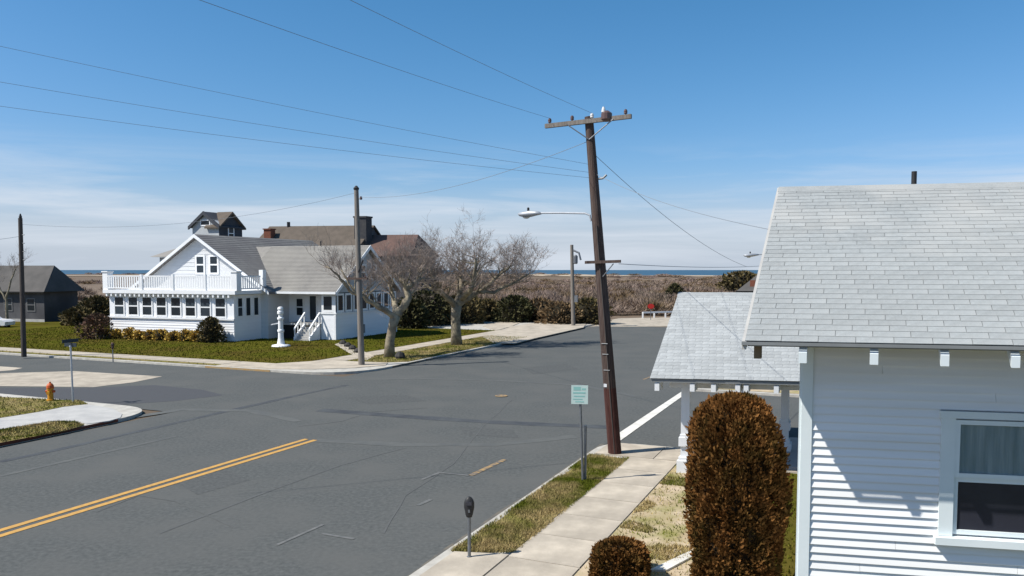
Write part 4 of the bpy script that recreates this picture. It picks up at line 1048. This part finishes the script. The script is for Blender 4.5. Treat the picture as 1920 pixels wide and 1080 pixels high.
# ================================================================== PLANTS
def leafy(root, name, m, c, shape, n, size, up=.4, core=None, corem='core'):
    """n leaf sprays spread through a volume; shape(u, v, w) -> point and outward direction"""
    v = []; f = []
    for i in range(n):
        p, o = shape()
        d = (o*random.uniform(.4, 1)+UP*up*random.uniform(.2, 1.4)+Vector((random.gauss(0, .35), random.gauss(0, .35), random.gauss(0, .25)))).normalized()
        s = d.cross(Vector((random.gauss(0, 1), random.gauss(0, 1), random.gauss(0, 1)))).normalized()
        L = size*random.uniform(.6, 1.5); w = L*random.uniform(.22, .4)
        k = len(v); q = c+p
        v += [q-d*L*.3, q+s*w+d*L*.25, q+d*L*.9, q-s*w+d*L*.2]; f.append((k, k+1, k+2, k+3))
    mb = MB(); mb.v = [tuple(x) for x in v]; mb.f = f
    return mb.build(name, m, root)
def blob_shape(rx, ry, h, seed, lump=.25, bottom=.0, power=2.0, skin=.35, holes=0.):
    off = Vector((seed*3.1, seed*1.7, seed*.9))
    def fn():
        while True:
            th = random.uniform(0, 2*math.pi); t = random.random()
            prof = (1-abs(2*max(t, .5)-1)**power)**(1/power) if t > .5 else (.93+.14*t)
            rr = 1-skin*random.random()**1.6
            dirv = Vector((math.cos(th), math.sin(th), 0))
            k = 1+lump*mnoise.noise(dirv*1.6+Vector((0, 0, t*h*.9))+off)+lump*.6*mnoise.noise(dirv*4+Vector((0, 0, t*h*2.2))+off)
            p = Vector((dirv.x*rx*prof*rr*k, dirv.y*ry*prof*rr*k, bottom+t*(h-bottom)*(1-.0*rr)))
            if holes and rr > 1-skin*.75 and random.random() < .95 and mnoise.noise(Vector((p.x*5.2, p.y*5.2, p.z*3.4))+off)+.5*mnoise.noise(Vector((p.x*11, p.y*11, p.z*6))+off) < -holes: continue
            o = (dirv*(prof+.1)+UP*(t-.45)*1.1).normalized()
            if t > .5 or random.random() < .9: return p, o
    return fn
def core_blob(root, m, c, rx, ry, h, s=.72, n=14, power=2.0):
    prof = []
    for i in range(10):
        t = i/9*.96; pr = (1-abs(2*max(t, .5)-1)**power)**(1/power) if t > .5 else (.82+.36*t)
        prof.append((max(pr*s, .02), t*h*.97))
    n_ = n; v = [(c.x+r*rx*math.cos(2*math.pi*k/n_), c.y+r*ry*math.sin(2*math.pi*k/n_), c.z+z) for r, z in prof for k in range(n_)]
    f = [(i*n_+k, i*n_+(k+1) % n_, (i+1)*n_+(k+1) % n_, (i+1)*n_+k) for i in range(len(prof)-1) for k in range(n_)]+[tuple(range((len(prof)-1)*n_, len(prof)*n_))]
    return MB().add(v, f).build('dark_core', m, root)  # solid dark core added inside the foliage to block light
def shrub(name, label, cat, c, rx, ry, h, n, size, m, group=None, power=2.2, lump=.3, up=.4, seed=1, core=True, skin=.35, stem=True, holes=0., stray=0):
    r = thing(name, label, cat, tuple(c), group)
    leafy(r, 'foliage', M[m] if isinstance(m, str) else m, c, blob_shape(rx, ry, h, seed, lump, .02*h, power, skin, holes), n, size, up)
    if stray:
        sh = blob_shape(rx*1.035, ry*1.035, h*1.01, seed, lump, .02*h, power, .05)
        leafy(r, 'stray_sprigs', M[m], c, sh, stray, size*1.15, up)['kind'] = 'stuff'
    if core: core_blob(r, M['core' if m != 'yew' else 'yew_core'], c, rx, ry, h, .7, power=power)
    if stem:
        MB().tube([c-UP*.05, c+UP*h*.4], [.05*h**.5, .03], 6).build('stem', M['bark'], r)
    return r
yc = P(1386, 506, 13.6); yc = Vector((yc.x, yc.y, .1))
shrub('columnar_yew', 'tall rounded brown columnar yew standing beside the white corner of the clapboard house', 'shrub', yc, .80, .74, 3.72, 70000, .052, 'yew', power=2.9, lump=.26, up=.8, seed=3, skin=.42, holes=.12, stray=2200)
sc1 = P(1168, 506, 14.9); sc1 = Vector((sc1.x, sc1.y, .1))
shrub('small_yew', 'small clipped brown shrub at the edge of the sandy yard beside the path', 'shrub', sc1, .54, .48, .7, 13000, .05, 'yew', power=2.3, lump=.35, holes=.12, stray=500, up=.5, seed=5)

# bare trees
def bare_tree(root, limbs, levels, spread, seed, twig_r=.014, nsec=9, seclen=2.6, upb=.45):
    rnd = random.Random(seed); big = MB(); tw = MB()
    def grow(p, d, L, r, lev):
        n = 3; pts = [p]; rr = [r]; q = p.copy(); dd = d.copy()
        for i in range(n):
            dd = (dd+Vector((rnd.gauss(0, .2), rnd.gauss(0, .2), rnd.gauss(0, .15)))+UP*.1).normalized()
            q = q+dd*(L/n); pts.append(q.copy()); rr.append(max(r*(1-.25*(i+1)), .005))
        (tw if r < .045 else big).tube(pts, rr, 3 if r < .03 else 5, cap=False)
        if lev <= 0: return
        for k in range(rnd.choice((3, 3, 4))):
            t = rnd.uniform(.3, 1.0); i = min(int(t*n), n-1); b = pts[i].lerp(pts[i+1], t*n-i)
            nd = (dd*.8+Vector((rnd.gauss(0, spread), rnd.gauss(0, spread), rnd.gauss(0, spread*.7)))+UP*upb*.5).normalized()
            grow(b, nd, L*rnd.uniform(.55, .85), max(rr[i]*.6, twig_r*.7), lev-1)
    for pts, r0, r1 in limbs:
        n = len(pts); sm = []
        for i in range(n-1):
            for k in range(4): sm.append(pts[i].lerp(pts[i+1], k/4)+Vector((rnd.gauss(0, .03), rnd.gauss(0, .03), rnd.gauss(0, .03))))
        sm.append(pts[-1]); m_ = len(sm)
        rads = [(r0+(r1-r0)*i/(m_-1))*rnd.uniform(.9, 1.14) for i in range(m_)]
        big.tube(sm, rads, 9)
        for s in range(nsec):
            t = rnd.uniform(.3, 1.0) if s > 1 else 1.0
            i = min(int(t*(m_-1)), m_-2); b = sm[i].lerp(sm[i+1], t*(m_-1)-i); dd = (sm[i+1]-sm[i]).normalized()
            nd = (dd*.55+Vector((rnd.gauss(0, .6), rnd.gauss(0, .6), rnd.gauss(0, .3)))+UP*upb).normalized()
            grow(b, nd, seclen*rnd.uniform(.6, 1.15), rads[i]*.42, levels)
    big.build('branch', M['bark'], root, smooth=True)
    o = tw.build('twigs', M['twig'], root); o['kind'] = 'stuff'
tb1 = G(730, 669, .14); d1 = tb1.y
t1 = thing('bare_tree', 'nearer bare pale-barked tree leaning beside the grey corner pole', 'tree', tuple(tb1), 'bare street trees')
def L1(*p): return [P(x, y, d1+dd) for x, y, dd in p]
tk1 = [tb1-UP*.1]+L1((731, 640, 0), (736, 612, 0), (742, 590, .1))
MB().tube(tk1, [.4, .31, .29, .36], 12).build('trunk', M['bark'], t1, smooth=True)
bare_tree(t1, [
    (L1((740, 594, 0), (722, 582, -.3), (700, 570, -.6), (680, 556, -1), (655, 545, -1.4)), .22, .1),
    (L1((742, 592, .1), (757, 575, .2), (766, 558, .3), (762, 535, .6), (752, 522, 1)), .3, .17),
    (L1((762, 540, .4), (778, 530, .8), (788, 522, 1.2)), .2, .11),
    (L1((742, 590, 0), (738, 560, 1.5), (728, 530, 2.4)), .22, .1),
    ], 4, .6, 11, nsec=9, seclen=1.6, twig_r=.011)
bare_tree(t1, [(L1((655, 545, -1.4), (640, 522, -1.8), (612, 500, -2.2)), .1, .04), (L1((668, 550, -1.2), (655, 532, -1), (640, 505, -.8)), .09, .04)], 2, .5, 31, nsec=5, seclen=1.5, twig_r=.011)
tb2 = G(856, 646, .14); d2 = tb2.y
t2 = thing('bare_tree', 'farther bare tree with a broad dome of fine grey twigs beside the street', 'tree', tuple(tb2), 'bare street trees')
def L2(*p): return [P(x, y, d2+dd) for x, y, dd in p]
MB().tube([tb2-UP*.1]+L2((855, 620, 0), (854, 595, 0), (856, 572, 0)), [.48, .38, .36, .42], 12).build('trunk', M['bark'], t2, smooth=True)
bare_tree(t2, [
    (L2((855, 575, 0), (843, 562, -.6), (828, 548, -1.2), (815, 525, -1.5), (805, 500, -1.8)), .28, .09),
    (L2((856, 574, 0), (862, 550, .8), (866, 525, 1.4), (862, 498, 1.8)), .3, .1),
    (L2((857, 574, 0), (878, 558, 0), (902, 545, .2), (930, 522, .4), (958, 498, .4)), .28, .08),
    (L2((866, 560, 0), (882, 545, -1.4), (890, 515, -2.2), (893, 485, -2.6)), .24, .09),
    (L2((900, 547, 0), (925, 548, .6), (960, 532, 1), (992, 514, 1.2)), .16, .07),
    (L2((828, 550, -1), (806, 540, -1), (786, 520, -.6)), .16, .07)], 4, .65, 23, nsec=16, seclen=1.6, twig_r=.011, upb=.22)
# pale twiggy trees at the far left and behind
tb3 = G(60, 640, -.03); tb3 = P(14, 612, 84); tb3.z = -.03
t3 = thing('bare_sapling', 'faint bare sapling behind the dark pole at the left edge', 'tree', tuple(tb3))
MB().tube([tb3, tb3+UP*3.4], [.16, .1], 8).build('trunk', M['bark'], t3)
bare_tree(t3, [([tb3+UP*3, tb3+UP*5+Vector((.6, 0, 0)), tb3+UP*6.2+Vector((1.0, .2, 0))], .1, .05), ([tb3+UP*2.6, tb3+UP*4.2+Vector((-.9, .3, 0)), tb3+UP*5.6+Vector((-1.2, .2, 0))], .1, .05)], 3, .5, 5, nsec=5, seclen=1.5)

# foundation planting of the white house
shrub('red_shrub', 'reddish bare shrub at the left corner of the sun porch', 'shrub', A(-SUNW+.2, -1.6, .1), 1.15, 1.0, 2.1, 1500, .2, 'redshrub', seed=8, lump=.5, skin=.8, core=False)
shrub('olive_shrub', 'dull olive-brown shrub at the right corner of the sun porch', 'shrub', A(-1.3, -1.1, .1), .95, .8, 2.0, 1500, .18, 'olive', seed=9, lump=.5, skin=.7)
lab = ['first golden clump from the left in the row below the sun porch windows', 'second golden clump from the left below the sun porch windows', 'third golden clump from the left below the sun porch windows', 'fourth golden clump from the left below the sun porch windows', 'fifth golden clump from the left below the sun porch windows', 'fourth golden clump from the right below the sun porch windows', 'third golden clump from the right below the sun porch windows', 'second golden clump from the right below the sun porch windows', 'golden clump at the right end of the row, beside the olive-brown shrub']
for i in range(9):
    shrub('golden_grass_clump', lab[i], 'shrub', A(-12.4+i*1.2+random.uniform(-.15, .15), -.95+random.uniform(-.1, .1), .1), .62*random.uniform(.85, 1.15), .5, .85*random.uniform(.8, 1.15), 420, .16, 'goldshrub', 'golden clumps below the sun porch', seed=20+i, lump=.4, skin=.6, stem=False)
# evergreens and shrubs beyond the house
ev = [('evergreen_bush', 'rounded dark evergreen bush farthest right, beside the pale driveway', 965, 606, 2.1, 3.0, 'evergreen', 2200),
      ('evergreen_bush', 'dark evergreen mass directly behind the front bare tree', 800, 612, 3.0, 3.7, 'evergreen', 2600),
      ('olive_bush', 'olive-brown bush behind the broad bare tree trunk', 868, 608, 2.6, 3.2, 'olive', 2200),
      ('olive_bush', 'low olive-brown bush left of the dark rounded evergreen', 915, 604, 1.9, 2.5, 'olive', 1500),
      ('evergreen_bush', 'dark evergreen close against the right end of the white house', 772, 618, 1.6, 3.0, 'evergreen', 1500),
      ('tan_bush', 'tan brown bush beside the foot of the pale distant pole', 1050, 609, 2.3, 2.4, 'scrub_tan', 1300),
      ('tan_bush', 'tan brown bush between the evergreen and the distant pole', 1012, 604, 2.4, 2.6, 'scrub_tan', 1300),
      ('brown_bush', 'brown bush at the road edge right of the distant pole', 1105, 608, 2.2, 2.8, 'olive', 1300),
      ('brown_bush', 'low brown bush between the grey cottage and the white house', 150, 612, 1.7, 1.9, 'olive', 1500),
      ('brown_bush', 'tall brown bush behind the left corner of the sun porch', 182, 607, 1.7, 3.0, 'olive', 1500)]
for i, (nm, lb_, x, y, r, h, m, n) in enumerate(ev):
    c = G(x, y, -.03); shrub(nm, lb_, 'bush', c, r, r*.9, h, n, .3, m, seed=40+i, lump=.45, power=2.0, skin=.5)

# the scrub thicket that fills the land behind, down to the dunes: nobody could count it
rnd = random.Random(99); V = []; F = []; V2 = []; F2 = []
def scrub_one(x, y, r, h, n, w, V, F):
    z0 = terrain_h(x, y)-.1
    for i in range(n):
        a = rnd.uniform(0, 6.283); e = rnd.random()**.6
        bx, by = x+rnd.gauss(0, .25)*r, y+rnd.gauss(0, .25)*r
        tx, ty = x+math.cos(a)*r*e, y+math.sin(a)*r*e; tz = z0+h*(math.sqrt(max(0, 1-e*e*.8)))*rnd.uniform(.55, 1.08)
        s = rnd.uniform(0, 6.283); dx, dy = math.cos(s)*w, math.sin(s)*w
        k = len(V); t = rnd.uniform(.35, .7)
        mx_, my_, mz_ = bx+(tx-bx)*t, by+(ty-by)*t, z0+(tz-z0)*t
        V += [(bx, by, z0+.2*h), (mx_-dx, my_-dy, mz_), (tx, ty, tz), (mx_+dx, my_+dy, mz_)]; F.append((k, k+1, k+2, k+3))
cnt = 0
while cnt < 1500:
    u = rnd.random(); y = 92*(560/92)**(u**1.25); px = rnd.uniform(-150, 2000) if rnd.random() < .45 else rnd.uniform(740, 1460)
    x = (px-960)/FPX*y
    if y < 150 and px < 760: continue
    if y < 98 and px < 1180 and px > 1100: continue
    s_, t_ = ST(Vector((x, y, 0)))
    if y < 130 and s_ < 84: continue
    if 86 < y < 105 and 1120 < px < 1330: continue
    if (Vector((x, y, 0))-b0).length < 24 or (Vector((x, y, 0))-e0-CE*6).length < 12 or (Vector((x, y, 0))-d0).length < 9: continue
    r = rnd.uniform(1.6, 3.4)*(1+y/420); h = rnd.uniform(1.3, 2.5)*(1+.25*mnoise.noise((x*.02, y*.02, 6)))*(1.0 if y < 250 else .85)
    scrub_one(x, y, r, h, int(260 if y < 200 else 120), .028+.0003*y, *( (V, F) if rnd.random() < .8 else (V2, F2))); cnt += 1
mb = MB(); mb.v = V; mb.f = F; tag(mb.build('scrub', M['scrub']), kind='stuff')
mb = MB(); mb.v = V2; mb.f = F2; tag(mb.build('tan_scrub', M['scrub_tan']), kind='stuff')
# single dark pine in the thicket and the dark wooded rise at its right
c = G(1265, 540, 0); c = P(1266, 545, 150); c.z = terrain_h(c.x, c.y)-.1
shrub('pine', 'single small dark pine standing up out of the scrub', 'tree', c, 1.7, 1.7, 3.3, 700, .4, 'evergreen', seed=60, power=1.4)
c = P(1392, 545, 175); c.z = terrain_h(c.x, c.y)-.1
shrub('dark_thicket', 'dark tree thicket on the skyline just left of the large roof', 'tree', c, 5.2, 4, 5.6, 1500, .6, 'olive', seed=61, power=1.8)
